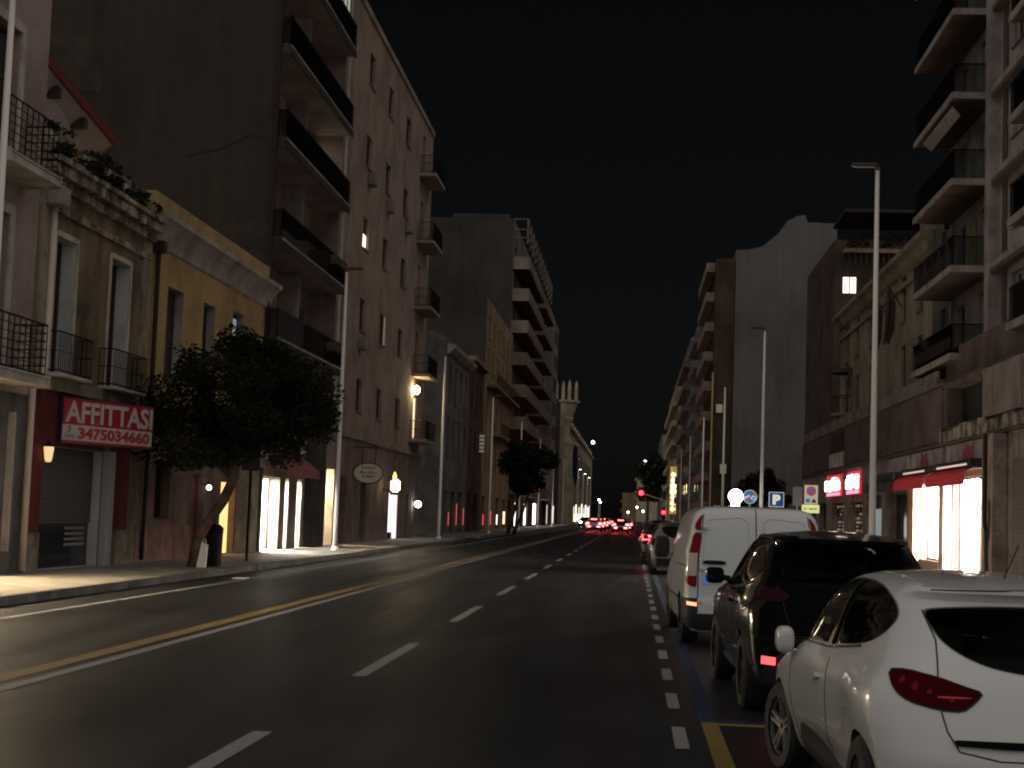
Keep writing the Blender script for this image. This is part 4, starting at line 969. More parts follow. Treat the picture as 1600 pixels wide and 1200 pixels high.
# ------------------------------------------------------------------ trees
def tree(nm, lab, trunk, radii, limbs, blobs, count, size, seed):
    t = thing(nm, lab, 'tree', trunk[0])
    mb = MB(); mb.tube(trunk, radii, 10)
    for pts, rr in limbs: mb.tube(pts, rr, 7)
    mb.build('trunk', M['bark'], t, smooth=True)
    mb = MB(); leafcloud(mb, blobs, count, size, seed, hole=-.36); mb.build('crown', [M['leafa'], M['leafb']], t)
    return t
r = random.Random(21)
blobs = []
for i in range(26):
    a = r.uniform(0, 6.28); q = r.uniform(.2, 1) ** .6
    bx, bz = -9.65 + 1.85 * q * math.cos(a), 4.1 + 1.25 * q * math.sin(a)
    blobs.append((bx, 36.4 + r.uniform(-1.4, 1.4), bz, r.uniform(.45, .8), r.uniform(.5, .8), r.uniform(.4, .62)))
blobs += [(-9.7, 36.4, 5.6, .55, .5, .45), (-11.6, 36.4, 3.4, .6, .6, .6), (-11.9, 36.3, 3.7, .5, .5, .5), (-11.7, 36.4, 4.3, .5, .5, .5), (-11.2, 36.4, 2.75, .5, .5, .4), (-7.8, 36.4, 4.0, .6, .6, .6), (-7.7, 36.5, 4.7, .4, .5, .5), (-9.2, 36.2, 5.3, .7, .6, .5), (-10.6, 36.3, 4.9, .6, .6, .5), (-8.6, 36.5, 3.5, .8, .7, .5), (-9.9, 36.2, 2.95, 1.0, .6, .4), (-10.9, 36.4, 2.75, .6, .5, .35), (-8.4, 36.4, 2.95, .6, .5, .4), (-7.5, 36.4, 3.5, .4, .4, .35), (-11.9, 36.4, 2.9, .35, .4, .3), (-8.7, 36.3, 5.35, .4, .4, .35), (-10.9, 36.3, 5.3, .35, .4, .3), (-7.3, 36.4, 4.4, .3, .35, .35)]
base = [(-10.5, 36.4, .1), (-10.42, 36.4, .8), (-10.2, 36.4, 1.2), (-9.85, 36.4, 1.75), (-9.62, 36.4, 2.3), (-9.55, 36.4, 3.2), (-9.6, 36.4, 4.6)]
tree('leaning_tree', 'leaning street tree with a dense dark crown in front of the yellow house', base, [.17, .135, .125, .125, .12, .09, .04],
     [([(-9.62, 36.4, 2.3), (-10.4, 36.2, 3.0), (-11.2, 36.3, 3.7)], [.1, .07, .03]), ([(-9.6, 36.4, 2.6), (-8.9, 36.6, 3.3), (-8.1, 36.5, 4.1)], [.1, .07, .03]), ([(-9.56, 36.4, 3.1), (-9.4, 36.0, 4.2), (-9.0, 36.0, 5.2)], [.08, .05, .02])], blobs, 40000, .065, 31)
bl = []
for i in range(20):
    a = r.uniform(0, 6.28); q = r.uniform(.2, 1) ** .6
    bl.append((-8.3 + 1.9 * q * math.cos(a), 118 + r.uniform(-1.6, 1.6), 5.3 + 1.55 * q * math.sin(a), .9, .9, .75))
tree('multi_stem_tree', 'dark bushy tree with several leaning stems before the distant lit shops', [(-9.6, 118, .1), (-9.2, 118, 1.6), (-8.8, 118, 3.2), (-8.5, 118, 5)], [.14, .12, .1, .05],
     [([(-9.2, 118.4, .1), (-8.5, 118.3, 1.8), (-7.9, 118.2, 4)], [.12, .1, .05]), ([(-9.0, 117.6, .1), (-8.9, 117.7, 2.0), (-8.9, 118, 4.4)], [.1, .09, .05])], bl, 7000, .2, 32)
for k, (x, y, z, lab) in enumerate(((8.4, 118, 4.0, 'dark tree behind the parking sign, left of the two'), (10.6, 120, 4.4, 'dark tree left of the neon shops, right of the two'))):
    bl = [(x + r.uniform(-1.0, 1.0), y + r.uniform(-1.2, 1.2), z - .4 + r.uniform(-1, 1.3), .7, .8, .65) for _ in range(11)]
    tree('square_tree', lab, [(x, y, 0), (x, y, 2), (x + .1, y, 4)], [.18, .15, .08], [([(x, y, 2), (x + .6, y, 3.4)], [.1, .05])], bl, 2600, .16, 40 + k)
for k, (x, y, rr, lab) in enumerate(((6.6, 345, 4.2, 'big dark distant tree left of the vertical yellow sign'), (3.5, 395, 4.0, 'dark distant tree farther down the road, beside the pale flats'))):
    bl = [(x + r.uniform(-rr, rr) * .6, y + r.uniform(-2, 2), 11 + r.uniform(-rr, rr) * .9, rr * .5, 2.5, rr * .5) for _ in range(12)]
    tree('distant_tree', lab, [(x, y, 0), (x, y, 6), (x, y, 11)], [.4, .35, .2], [([(x, y, 6), (x + 1, y, 10)], [.2, .1])], bl, 3000, .5, 50 + k)

# ------------------------------------------------------------------ bin, posts, litter
t = thing('litter_bin', 'black domed litter bin beside the leaning trunk', 'bin', (-10.2, 36.9, .14))
MB().lathe([(.2, .16), (.235, .2), (.25, .95), (.26, .97), (.26, 1.0), (.23, 1.02)], (-10.2, 36.9, 0), 20).build('body', M['black'], t, angle=40)
MB().lathe([(.27, 1.02), (.25, 1.1), (.16, 1.17), (.002, 1.19)], (-10.2, 36.9, 0), 20).build('lid', M['black'], t, angle=40)
t = thing('paper_bag', 'white paper bag standing in front of the litter bin by the leaning trunk', 'bag', (-10.22, 36.2, .14))
mb = MB(); mb.ext([(-10.36, 36.15, .145), (-10.14, 36.15, .145), (-10.12, 36.18, .68), (-10.27, 36.2, .74)], (0, .1, 0)); mb.build('bag_body', M['white'], t)
mb = MB(); mb.tube([(-10.25, 36.22, .7), (-10.22, 36.22, .82), (-10.18, 36.22, .82), (-10.16, 36.22, .68)], .008, 5); mb.build('handle', M['white'], t)
t = thing('sign_post', 'thin black post standing before the lit doorway of the yellow house', 'post', (-10.45, 41.3, .14))
MB().tube([(-10.45, 41.3, .1), (-10.45, 41.3, 2.6)], .04, 8).build('post', M['black'], t)
MB().box(-10.7, -10.2, 41.26, 41.29, 2.6, 3.2).build('plate', M['dim'], t)
o = MB().bbox(-8.98, -8.7, 34.25, 34.75, .004, .02, .004).build('flattened_paper', M['white']); tag(o, 'flat white scrap of paper lying on the road by the left kerb', 'litter')

# ------------------------------------------------------------------ road signs on the right
def post(t, x, y, z): MB().tube([(x, y + .05, .1), (x, y + .05, z)], .03, 8).build('post', M['metal'], t)
sgn = lambda nm, c, e: glow(nm, c, e, c)  # sign faces glow: retroreflected light put into the material
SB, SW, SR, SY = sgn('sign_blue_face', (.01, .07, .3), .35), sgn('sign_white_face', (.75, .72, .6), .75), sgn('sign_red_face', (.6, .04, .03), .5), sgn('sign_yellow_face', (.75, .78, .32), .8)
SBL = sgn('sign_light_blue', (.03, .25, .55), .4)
def disc(mb, x, y, z, r, d0, d1, n=32):
    mb.ext([(x + r * math.cos(2 * math.pi * k / n), y + d0, z + r * math.sin(2 * math.pi * k / n)) for k in range(n)], (0, d1 - d0, 0))
t = thing('lit_round_sign', 'round road sign glaring white above the van roof', 'sign', (4.43, 68, .14))
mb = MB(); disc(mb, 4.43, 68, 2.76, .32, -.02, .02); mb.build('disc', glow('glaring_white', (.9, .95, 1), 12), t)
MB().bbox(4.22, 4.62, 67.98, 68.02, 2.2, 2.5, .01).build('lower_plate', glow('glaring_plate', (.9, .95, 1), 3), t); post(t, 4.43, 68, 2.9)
t = thing('cycle_end_sign', 'round blue sign with a red slash, right of the glaring white sign', 'sign', (5.05, 68, .14))
mb = MB(); disc(mb, 5.05, 68, 2.76, .3, -.01, .01); mb.build('rim', SW, t)
mb = MB(); disc(mb, 5.05, 68, 2.76, .28, -.02, -.011); mb.build('disc', SBL, t)
mb = MB(); mb.tube([(4.88, 67.975, 2.7), (5.0, 67.975, 2.82), (5.1, 67.975, 2.7), (5.2, 67.975, 2.84)], .022, 6)
for x in (4.9, 5.2): mb.tube([(x + .08 * math.cos(a * .6283), 67.975, 2.7 + .08 * math.sin(a * .6283)) for a in range(11)], .014, 5)
mb.build('bicycle_symbol', SW, t)
c, s_ = math.cos(R_(38)), math.sin(R_(38))
mb = MB(); mb.ext([(5.05 + a * c - b * s_, 67.96, 2.76 + a * s_ + b * c) for a, b in ((-.27, -.035), (.27, -.035), (.27, .035), (-.27, .035))], (0, .006, 0)); mb.build('slash', SR, t); post(t, 5.05, 68, 2.9)
t = thing('parking_sign', 'square blue parking sign with a white letter P above the van roof', 'sign', (6.2, 68, .14))
MB().bbox(5.87, 6.52, 67.99, 68.01, 2.36, 3.0, .008).build('plate', SW, t)
MB().bbox(5.89, 6.5, 67.975, 67.988, 2.38, 2.98, .005).build('blue_face', SB, t)
mb = MB(); text_on(mb, 'P', (6.03, 67.97, 2.46), (.34, 0, 0), (0, 0, .44), (0, -1, 0), .0, .06); mb.build('letter', SW, t)
MB().box(5.9, 6.5, 67.99, 68.01, 2.2, 2.34).build('lower_plate', M['dim'], t); post(t, 6.2, 68, 3.0)
t = thing('reversed_sign', 'blank grey back of a sign left of the no parking panel', 'sign', (7.2, 69, .14))
MB().bbox(7.0, 7.42, 68.98, 69.02, 2.45, 3.28, .01).build('plate', sgn('sign_back_grey', (.22, .21, .21), .1), t); post(t, 7.2, 69, 3.3)
t = thing('no_parking_sign', 'cream panel with a no parking roundel and a yellow plate below', 'sign', (7.7, 68, .14))
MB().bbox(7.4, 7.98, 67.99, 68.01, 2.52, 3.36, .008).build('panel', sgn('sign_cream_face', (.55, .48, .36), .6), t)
mb = MB(); disc(mb, 7.69, 68, 3.1, .21, -.02, -.012); mb.build('red_ring', SR, t)
mb = MB(); disc(mb, 7.69, 68, 3.1, .15, -.028, -.021); mb.build('blue_disc', SBL, t)
mb = MB(); mb.ext([(7.69 + a * c + b * s_, 67.966, 3.1 - a * s_ + b * c) for a, b in ((-.15, -.025), (.15, -.025), (.15, .025), (-.15, .025))], (0, .005, 0)); mb.build('slash', SR, t)
MB().box(7.46, 7.64, 67.982, 67.988, 2.6, 2.76).build('blue_pictogram', SBL, t)
mb = MB(); mb.ext([(7.7, 67.982, 2.6), (7.92, 67.982, 2.6), (7.86, 67.982, 2.72), (7.8, 67.982, 2.78), (7.76, 67.982, 2.7)], (0, .006, 0)); mb.build('truck_pictogram', M['redwall'], t)
MB().bbox(7.3, 8.05, 67.985, 68.005, 2.15, 2.5, .006).build('yellow_plate', SY, t)
mb = MB()
for a, b in ((7.38, 7.5), (7.6, 7.8), (7.82, 7.95)): mb.box(a, b, 67.978, 67.983, 2.3, 2.35)
mb.build('small_lettering', M['textgrey'], t); post(t, 7.7, 68, 3.3)
# vertical lit sign far right
t = thing('vertical_lit_sign', 'tall vertical sign of glowing yellow letters on the far right blocks', 'sign', (6.3, 244, 2.8))
MB().box(5.6, 6.6, 244, 244.5, 2.4, 9.9).build('case', glow('sign_case_amber', (1, .6, .1), .35), t)
mb = MB(); r = random.Random(4)
for k in range(7):
    z = 3.2 + k * .9; w = r.uniform(.26, .44)
    mb.lathe([(w * .45, -.04), (w, -.02), (w, .04), (w * .45, .05)], (6.1, 243.9, z), 14, axis='y')
    mb.box(6.1 - w * .7, 6.1 + w * .7, 243.85, 243.92, z - .2, z + r.uniform(.1, .4))
mb.build('letters', glow('sign_letters_yellow', (1, .86, .34), 6), t)
# traffic light on arm
t = thing('traffic_light', 'traffic light on a long arm showing red over the far road', 'traffic light', (3.4, 165, .1))
mb = MB(); mb.tube([(3.45, 165.2, .1), (3.45, 165.2, 3.6)], .07, 8); mb.tube([(3.45, 165.2, 3.5), (.7, 165.2, 4.3)], .045, 8); mb.build('mast', M['metal'], t)
MB().bbox(.5, .98, 164.95, 165.25, 3.4, 4.9, .04).build('housing', M['black'], t)
MB().sphere((.74, 164.9, 4.3), .26, 8).build('red_lens', glow('red_signal', (1, .014, .03), 11), t, smooth=True)
MB().bbox(3.0, 3.3, 165.0, 165.2, 1.6, 2.6, .03).build('lower_housing', M['black'], t)
MB().sphere((3.15, 164.95, 2.3), .2, 8).build('red_lens', bpy.data.materials['red_signal'], t, smooth=True)
# distant point lights: globes on short posts past the junction
for k, (x, y, z, lab) in enumerate(((-7.2, 330, 4.6, 'tiny distant white lamp, lower of the pair left of the road end'), (-7.6, 335, 5.2, 'tiny distant white lamp, upper of the pair left of the road end'), (-1.1, 300, 2.6, 'tiny distant white lamp just left of the red traffic light'), (.6, 300, 3.6, 'tiny distant white lamp below the red traffic light'), (1.8, 300, 2.9, 'tiny distant white lamp right of the other distant globes'))):
    t = thing('globe_lamp', lab, 'street lamp', (x, y, 0), group='distant globe lamps')
    MB().sphere((x, y, z), .22, 6).build('globe', M['orb'], t, smooth=True); MB().tube([(x, y, 0), (x, y, z)], .05, 6).build('post', M['metal'], t)
t = thing('flood_light', 'bright floodlight on the corner of the civic palace', 'lamp', (-10.6, 383, 19))
MB().sphere((-10.6, 383, 19.9), .42, 6).build('lens', glow('flood_white', (1, .98, .9), 10), t, smooth=True); MB().box(-11.7, -10.6, 382.8, 383.2, 19, 19.3).build('arm', M['iron'], t)
t = thing('roof_light', 'bright small roof light on the distant flats right of the road end', 'lamp', (3.9, 600, 22.5))
MB().sphere((3.9, 599, 23.4), .5, 6).build('lens', bpy.data.materials['flood_white'], t, smooth=True); MB().box(3.8, 4.0, 599.5, 600.5, 22.5, 23.2).build('arm', M['iron'], t)
# ------------------------------------------------------------------ cars
def pchip(tab):
    x = np.array([p[0] for p in tab], float); y = np.array([p[1] for p in tab], float)
    h = np.diff(x); d = np.diff(y) / h; m = np.zeros(len(x)); m[0], m[-1] = d[0], d[-1]
    for i in range(1, len(x) - 1):
        if d[i - 1] * d[i] > 0:
            w1, w2 = 2 * h[i] + h[i - 1], h[i] + 2 * h[i - 1]; m[i] = (w1 + w2) / (w1 / d[i - 1] + w2 / d[i])
    def f(q):
        q = min(max(q, x[0]), x[-1]); i = min(max(int(np.searchsorted(x, q)) - 1, 0), len(x) - 2)
        t = (q - x[i]) / h[i]
        return float((1 + 2 * t) * (1 - t) ** 2 * y[i] + t * (1 - t) ** 2 * h[i] * m[i] + t * t * (3 - 2 * t) * y[i + 1] + t * t * (t - 1) * h[i] * m[i + 1])
    return f

def body_rings(sp, nside=44, ncor=9, nend=7, nz=46):
    L = sp['L']; Rf, Ff, Wf = pchip(sp['R']), pchip(sp['F']), pchip(sp['W'])
    z0, z1 = sp['W'][0][0], sp['W'][-1][0]
    zs = []
    for k in range(nz + 1):
        t = k / nz; zs.append(z0 + (z1 - z0) * t)
    dense = [z1 - (z1 - z0) * q for q in (.002, .005, .01, .016)] + list(sp.get('dense', []))
    zs = sorted(set([round(z, 4) for z in zs + dense]))
    hook = sp.get('hook', lambda x, y, z: (x, y))
    rings = []
    for z in zs:
        yr, yf, W = Rf(z), L - Ff(z), Wf(z); ln = yf - yr
        cr = sp['cr'](z); cf = sp['cf'](z)
        rxr, ryr = min(cr[0], W * .97), min(cr[1], ln * .42); rxf, ryf = min(cf[0], W * .97), min(cf[1], ln * .42)
        half = []
        for k in range(nend): half.append(((W - rxr) * k / nend, yr))
        for k in range(ncor):
            t = math.pi / 2 * k / ncor; half.append((W - rxr + rxr * math.sin(t), yr + ryr - ryr * math.cos(t)))
        for k in range(nside): half.append((W, yr + ryr + (ln - ryr - ryf) * k / nside))
        for k in range(ncor):
            t = math.pi / 2 * k / ncor; half.append((W - rxf + rxf * math.cos(t), yf - ryf + ryf * math.sin(t)))
        for k in range(nend + 1): half.append(((W - rxf) * (1 - k / nend), yf))
        out = []
        for (x, y) in half:
            s = (y - yr) / max(ln, 1e-6); u = x / max(W, 1e-6)
            y += sp.get('bowr', .06) * u * u * max(0, 1 - s * 4) ** 1.5 - sp.get('bowf', .12) * u * u * max(0, 1 - (1 - s) * 4) ** 1.5
            x *= 1 - sp.get('bow', .03) * (2 * s - 1) ** 2
            hx, hy = hook(x, y, z)
            out.append((hx, hy, z))
        rings.append(out + [(-x, y, z_) for (x, y, z_) in reversed(out[1:-1])])
    return rings

def chaikin(p, it=2):
    for _ in range(it):
        q = []
        for i in range(len(p)):
            a, b = Vector(p[i]), Vector(p[(i + 1) % len(p)])
            q += [a.lerp(b, .22), a.lerp(b, .78)]
        p = q
    return [tuple(v) for v in p]
def make_body(root, sp, mats, res=1.0, cabin=()):
    rings = body_rings(sp, int(44 * res), max(5, int(9 * res)), max(4, int(7 * res)), int(sp.get('nz', 46) * res))
    n = len(rings[0]); vs = [p for r_ in rings for p in r_]; fs = []
    for j in range(len(rings) - 1):
        for i in range(n): fs.append((j * n + i, j * n + (i + 1) % n, (j + 1) * n + (i + 1) % n, (j + 1) * n + i))
    fs.append(tuple(range(n - 1, -1, -1))); fs.append(tuple((len(rings) - 1) * n + i for i in range(n)))
    me = bpy.data.meshes.new('body'); me.from_pydata(vs, [], fs)
    for q in mats: me.materials.append(q)
    bm = bmesh.new(); bm.from_mesh(me); bmesh.ops.recalc_face_normals(bm, faces=bm.faces[:]); bm.to_mesh(me); bm.free()
    full = BVHTree.FromPolygons([v.co[:] for v in me.vertices], [p.vertices[:] for p in me.polygons])
    o = bpy.data.objects.new('body', me); COL.objects.link(o)
    cut = MB()
    for (y, z, rad) in sp['arches']:
        for s in (-1, 1):
            x0, x1 = s * (sp['W'][3][1] - .3), s * 1.6
            pts = [(x0, y + rad * math.cos(2 * math.pi * k / 40), z + rad * math.sin(2 * math.pi * k / 40)) for k in range(40)]
            cut.ext(pts, (x1 - x0, 0, 0))
    cm = bpy.data.meshes.new('cut'); cm.from_pydata(cut.v, [], cut.f); cm.materials.append(mats[0]); cm.materials.append(mats[1])
    for p in cm.polygons: p.material_index = 1
    bm = bmesh.new(); bm.from_mesh(cm); bmesh.ops.recalc_face_normals(bm, faces=bm.faces[:]); bm.to_mesh(cm); bm.free()
    c = bpy.data.objects.new('cut', cm); COL.objects.link(c)
    md = o.modifiers.new('b', 'BOOLEAN'); md.operation = 'DIFFERENCE'; md.solver = 'EXACT'; md.object = c
    extra = []
    for mode, pts, lo, hi in cabin:                # hollow the cabin out behind the windows
        pts = chaikin(pts, 2) if pts else [(0, 0)]; cx = sum(p[0] for p in pts) / len(pts); cz = sum(p[1] for p in pts) / len(pts)
        pts = [(cx + (a - cx) * .985, cz + (b - cz) * .975) for a, b in pts]
        k = MB()
        if mode == 'tub': k.box(lo[0], lo[1], lo[2], hi[0], hi[1], hi[2])
        elif mode == 'side': k.ext([(lo, a, b) for a, b in pts], (hi - lo, 0, 0))
        else: k.ext([(a, lo, b) for a, b in pts], (0, hi - lo, 0))
        km = bpy.data.meshes.new('cab'); km.from_pydata(k.v, [], k.f); km.materials.append(mats[0]); km.materials.append(mats[1])
        for p in km.polygons: p.material_index = 1
        bm = bmesh.new(); bm.from_mesh(km); bmesh.ops.recalc_face_normals(bm, faces=bm.faces[:]); bm.to_mesh(km); bm.free()
        ko = bpy.data.objects.new('cab', km); COL.objects.link(ko); extra.append(ko)
        md = o.modifiers.new('c', 'BOOLEAN'); md.operation = 'DIFFERENCE'; md.solver = 'EXACT'; md.object = ko
    bpy.context.view_layer.update()
    m2 = bpy.data.meshes.new_from_object(o.evaluated_get(bpy.context.evaluated_depsgraph_get()))
    bpy.data.objects.remove(o); bpy.data.objects.remove(c)
    for ko in extra: bpy.data.objects.remove(ko)
    m2.polygons.foreach_set('use_smooth', [True] * len(m2.polygons)); m2.set_sharp_from_angle(angle=R_(38))
    m2.name = 'body'
    ob = bpy.data.objects.new('body', m2); COL.objects.link(ob); ob.parent = root; WL[ob] = (0, 0, 0)
    return ob, full

def ray_of(mode, a, b, side=-1):
    if mode == 'side': return Vector((side * 3, a, b)), Vector((-side, 0, 0))
    if mode == 'rear': return Vector((a, -3, b)), Vector((0, 1, 0))
    if mode == 'front': return Vector((a, 9, b)), Vector((0, -1, 0))
    if mode == 'top': return Vector((a, b, 5)), Vector((0, 0, -1))
    ang = mode   # horizontal direction, degrees from straight ahead; a runs across it
    d = Vector((math.sin(R_(ang)), math.cos(R_(ang)), 0)); u = Vector((math.cos(R_(ang)), -math.sin(R_(ang)), 0))
    if side == 1: d.x, u = -d.x, Vector((-u.x, u.y, 0))
    return u * a + Vector((0, 0, b)) - d * 6, d
def patch(root, bvh, name, pts, mode, m, off=.004, rnd=2, side=-1, dens=.05, thick=.014, parent=None, smooth=True):
    """a panel (glass, lamp, trim) laid on the bodywork: outline projected on the body, with its own thickness"""
    if rnd: pts = chaikin(pts, rnd)
    ring = []
    for i in range(len(pts)):
        a, b = Vector(pts[i]), Vector(pts[(i + 1) % len(pts)]); k = max(1, int((b - a).length / (dens * .7)))
        for j in range(k): ring.append(a.lerp(b, j / k))
    nb = len(ring)
    x0, x1 = min(p.x for p in ring), max(p.x for p in ring); y0, y1 = min(p.y for p in ring), max(p.y for p in ring)
    def inside(q):
        c = False
        for i in range(nb):
            a, b = ring[i], ring[i - 1]
            if (a.y > q.y) != (b.y > q.y) and q.x < (b.x - a.x) * (q.y - a.y) / (b.y - a.y) + a.x: c = not c
        return c
    inner = []
    nx, ny = int((x1 - x0) / dens) + 1, int((y1 - y0) / dens) + 1
    for i in range(nx + 1):
        for j in range(ny + 1):
            q = Vector((x0 + (i + .5 * (j % 2)) * dens, y0 + j * dens))
            if inside(q) and min((q - p).length for p in ring) > dens * .45: inner.append(q)
    res = delaunay_2d_cdt(ring + inner, [(i, (i + 1) % nb) for i in range(nb)], [], 1, 1e-6)
    V2, F2 = res[0], res[2]
    top, low, ok = [], [], []
    for q in V2:
        o, d = ray_of(mode, q.x, q.y, side)
        loc, nrm, _, _ = bvh.ray_cast(o, d)
        if loc is None:
            loc, nrm, _, _ = bvh.find_nearest(o + d * (6 if not isinstance(mode, str) else 3)); 
        if nrm.dot(d) > 0: nrm = -nrm
        top.append(loc + nrm * off); low.append(loc + nrm * (off - thick))
    n = len(top); fs = [tuple(f) for f in F2]
    cnt = {}
    for f in F2:
        for i in range(len(f)):
            e = (f[i], f[(i + 1) % len(f)]); cnt[e] = 1
    bd = [e for e in cnt if (e[1], e[0]) not in cnt]
    fs += [(b, a, a + n, b + n) for a, b in bd]
    mb = MB(); mb.add(top + low, fs)
    return mb.build(name, m, parent or root, smooth=smooth, local=True, angle=50)
def on_dir(ang, pts3):
    c, s = math.cos(R_(ang)), math.sin(R_(ang))
    return [(x * c - y * s, z) for x, y, z in pts3]
def seam(root, bvh, name, pts, mode, m, w=.004, side=-1, parent=None):
    out = []
    for i in range(len(pts) - 1):
        a, b = Vector(pts[i]), Vector(pts[i + 1]); k = max(1, int((b - a).length / .03))
        for j in range(k + (i == len(pts) - 2)):
            q = a.lerp(b, j / k); o, d = ray_of(mode, q.x, q.y, side)
            loc, nrm, _, _ = bvh.ray_cast(o, d)
            if loc: out.append(loc + nrm * (w * .25 if nrm.dot(d) < 0 else -w * .25))
    if len(out) > 1: return MB().tube(out, w, 6).build(name, m, parent or root, local=True, smooth=True)
def wheel(root, x, y, r, w, steer=0., nsp=5, rimmat='rim'):
    s = -1 if x < 0 else 1
    t = MB(); t.lathe([(r * .66, -w * .5), (r * .9, -w * .52), (r * .985, -w * .4), (r, -w * .2), (r, w * .2), (r * .985, w * .4), (r * .9, w * .52), (r * .66, w * .5)], (0, 0, 0), 36, axis='x')
    wo = t.build('wheel', M['tyre'], root, local=True, angle=40); wo.location = (x, y, r); wo.rotation_euler = (0, 0, steer)
    rm = MB(); f = s * w * .42
    rm.lathe([(r * .68, -w * .45 * s), (r * .67, f), (r * .63, f + s * .008), (r * .6, f - s * .02)], (0, 0, 0), 36, axis='x')
    rm.lathe([(.02, f - s * .012), (.055, f - s * .01), (.06, f - s * .05)], (0, 0, 0), 16, axis='x')
    rm.lathe([(.001, f - s * .1), (r * .6, f - s * .1)], (0, 0, 0), 24, axis='x', m=1)
    for k in range(nsp):
        a = 2 * math.pi * k / nsp + .3
        for da in (-.13, .13):
            p0 = (f - s * .03, .05 * math.cos(a + da * 3), .05 * math.sin(a + da * 3)); p1 = (f - s * .01, r * .63 * math.cos(a + da), r * .63 * math.sin(a + da))
            rm.tube([p0, p1], [.022, .017], 6)
    rm.build('rim', [M[rimmat], M['black']], wo, local=True, angle=40)
    return wo
def mirror(root, x, y, z, m, s=-1, sc=1., folded=False):
    mb = MB(); mb.pillow((x + s * (.06 if folded else .095 * sc), y + .03, z), (.06, .11, .09) if folded else (.085 * sc, .085, .075 * sc), .7 if folded else .55); o = mb.build('mirror', m, root, local=True, smooth=True)
    if not folded: MB().pillow((x + s * .095 * sc, y - .05, z), (.068 * sc, .009, .055 * sc)).build('mirror_glass', M['carglass'], o, local=True)
    MB().tube([(x - s * .05, y + .03, z - .03), (x + s * .05, y + .02, z - .02)], .03, 8).build('mirror_arm', M['black'], o, local=True)
    return o
M['tyre'] = mat('tyre_rubber', (.022, .022, .024), .75)
M['rim'] = mat('alloy_rim', (.3, .3, .31), .35, .8)
M['rimdark'] = mat('dark_alloy_rim', (.06, .06, .065), .3, .7)
M['carwhite'] = mat('white_car_paint', (.6, .6, .6), .28, coat=1.)
M['vanwhite'] = mat('white_van_paint', (.6, .62, .64), .38, coat=.9)
M['carblack'] = mat('black_car_paint', (.004, .004, .005), .14, coat=1.)
M['carsilver'] = mat('silver_car_paint', (.3, .3, .3), .35, .4, coat=1.)
M['carglass'] = mat('car_glass', (.008, .009, .01), .04, spec=.7)
M['seam'] = mat('panel_gap', (.03, .03, .03), .7)
M['chrome'] = mat('chrome', (.6, .6, .6), .12, 1.)
M['tailvan'] = mat('van_tail_lamp_red', (.2, .006, .01), .2, coat=1.)
M['tail'] = mat('tail_lamp_red', (.05, .002, .004), .12, coat=1.)
M['tailin'] = mat('tail_lamp_inner', (.2, .008, .014), .15, coat=1.)
M['brakedim'] = mat('tail_lamp_bright_rib', (.5, .06, .07), .15)
M['tailclear'] = mat('tail_lamp_clear', (.5, .45, .42), .15, coat=1.)
M['tailon'] = glow('lit_rear_lamp', (1, .06, .08), 1.7)
M['tailonw'] = glow('lit_rear_lamp_amber', (1, .22, .1), 3.2)
M['brake'] = glow('brake_light', (1, .055, .06), 30)
M['brakesoft'] = glow('brake_light_soft', (1, .05, .06), 6)
M['plastic'] = mat('dark_bumper_plastic', (.03, .03, .034), .6)
M['platew'] = mat('number_plate_white', (.5, .52, .5), .5)
M['plateb'] = glow('number_plate_blue', (.06, .22, .8), .45, (.03, .12, .5))
M['underbody'] = mat('wheel_well_black', (.006, .006, .006), .8)

def gaus(v, c, w): return math.exp(-((v - c) / w) ** 2)

# ---- white hatchback (nearest)
def hk_clio(x, y, z):
    x += .045 * gaus(y, .62, .42) * gaus(z, .78, .2)                    # haunch over the rear wheel
    x += .02 * gaus(y, 3.2, .5) * gaus(z, .6, .2)
    x -= .035 * gaus(z, .36, .1) * gaus(y, 1.95, .75)                   # scooped lower door
    if z > .9: x *= 1 - .16 * max(0, 1 - y / 1.6) ** 1.3 * min(1, (z - .9) / .3)   # cabin narrows to the rear
    return x, y
CL = dict(L=4.06, R=[(.17, .14), (.3, .05), (.42, .0), (.55, .0), (.66, .03), (.8, .085), (.93, .15), (1.0, .2), (1.15, .34), (1.28, .47), (1.33, .515), (1.365, .47), (1.385, .47), (1.405, .6), (1.425, .85), (1.44, 1.2), (1.45, 1.7)],
          F=[(.17, .18), (.3, .05), (.45, 0), (.6, .04), (.7, .14), (.78, .34), (.86, .62), (.93, .92), (.975, 1.12), (1.02, 1.22), (1.15, 1.42), (1.28, 1.66), (1.36, 1.84), (1.4, 1.97), (1.43, 2.1), (1.45, 2.2)],
          W=[(.17, .72), (.24, .78), (.34, .82), (.5, .85), (.7, .862), (.82, .856), (.92, .83), (.98, .805), (1.1, .775), (1.25, .73), (1.33, .695), (1.38, .65), (1.41, .595), (1.43, .51), (1.442, .38), (1.45, .14)],
          cr=lambda z: (.3, .26) if z < .9 else (.24, .3), cf=lambda z: (.5, .55) if z < 1 else (.35, .25), bowr=.1, bowf=.22, bow=.035, arches=[(.63, .3, .335), (3.21, .3, .335)], hook=hk_clio, nz=60)
def hatch(root, sp, paint, mats, res=1., lights='tail', detail=True, rear=None):
    body, bv = make_body(root, sp, [paint, M['underbody']], res)
    return body, bv
SW_ = [(2.95, .985), (2.85, 1.04), (2.6, 1.17), (2.3, 1.29), (2.0, 1.36), (1.7, 1.39), (1.3, 1.39), (1.0, 1.365), (.76, 1.31), (.65, 1.23), (.67, 1.155), (.85, 1.075), (1.2, 1.03), (1.9, .985), (2.5, .965)]
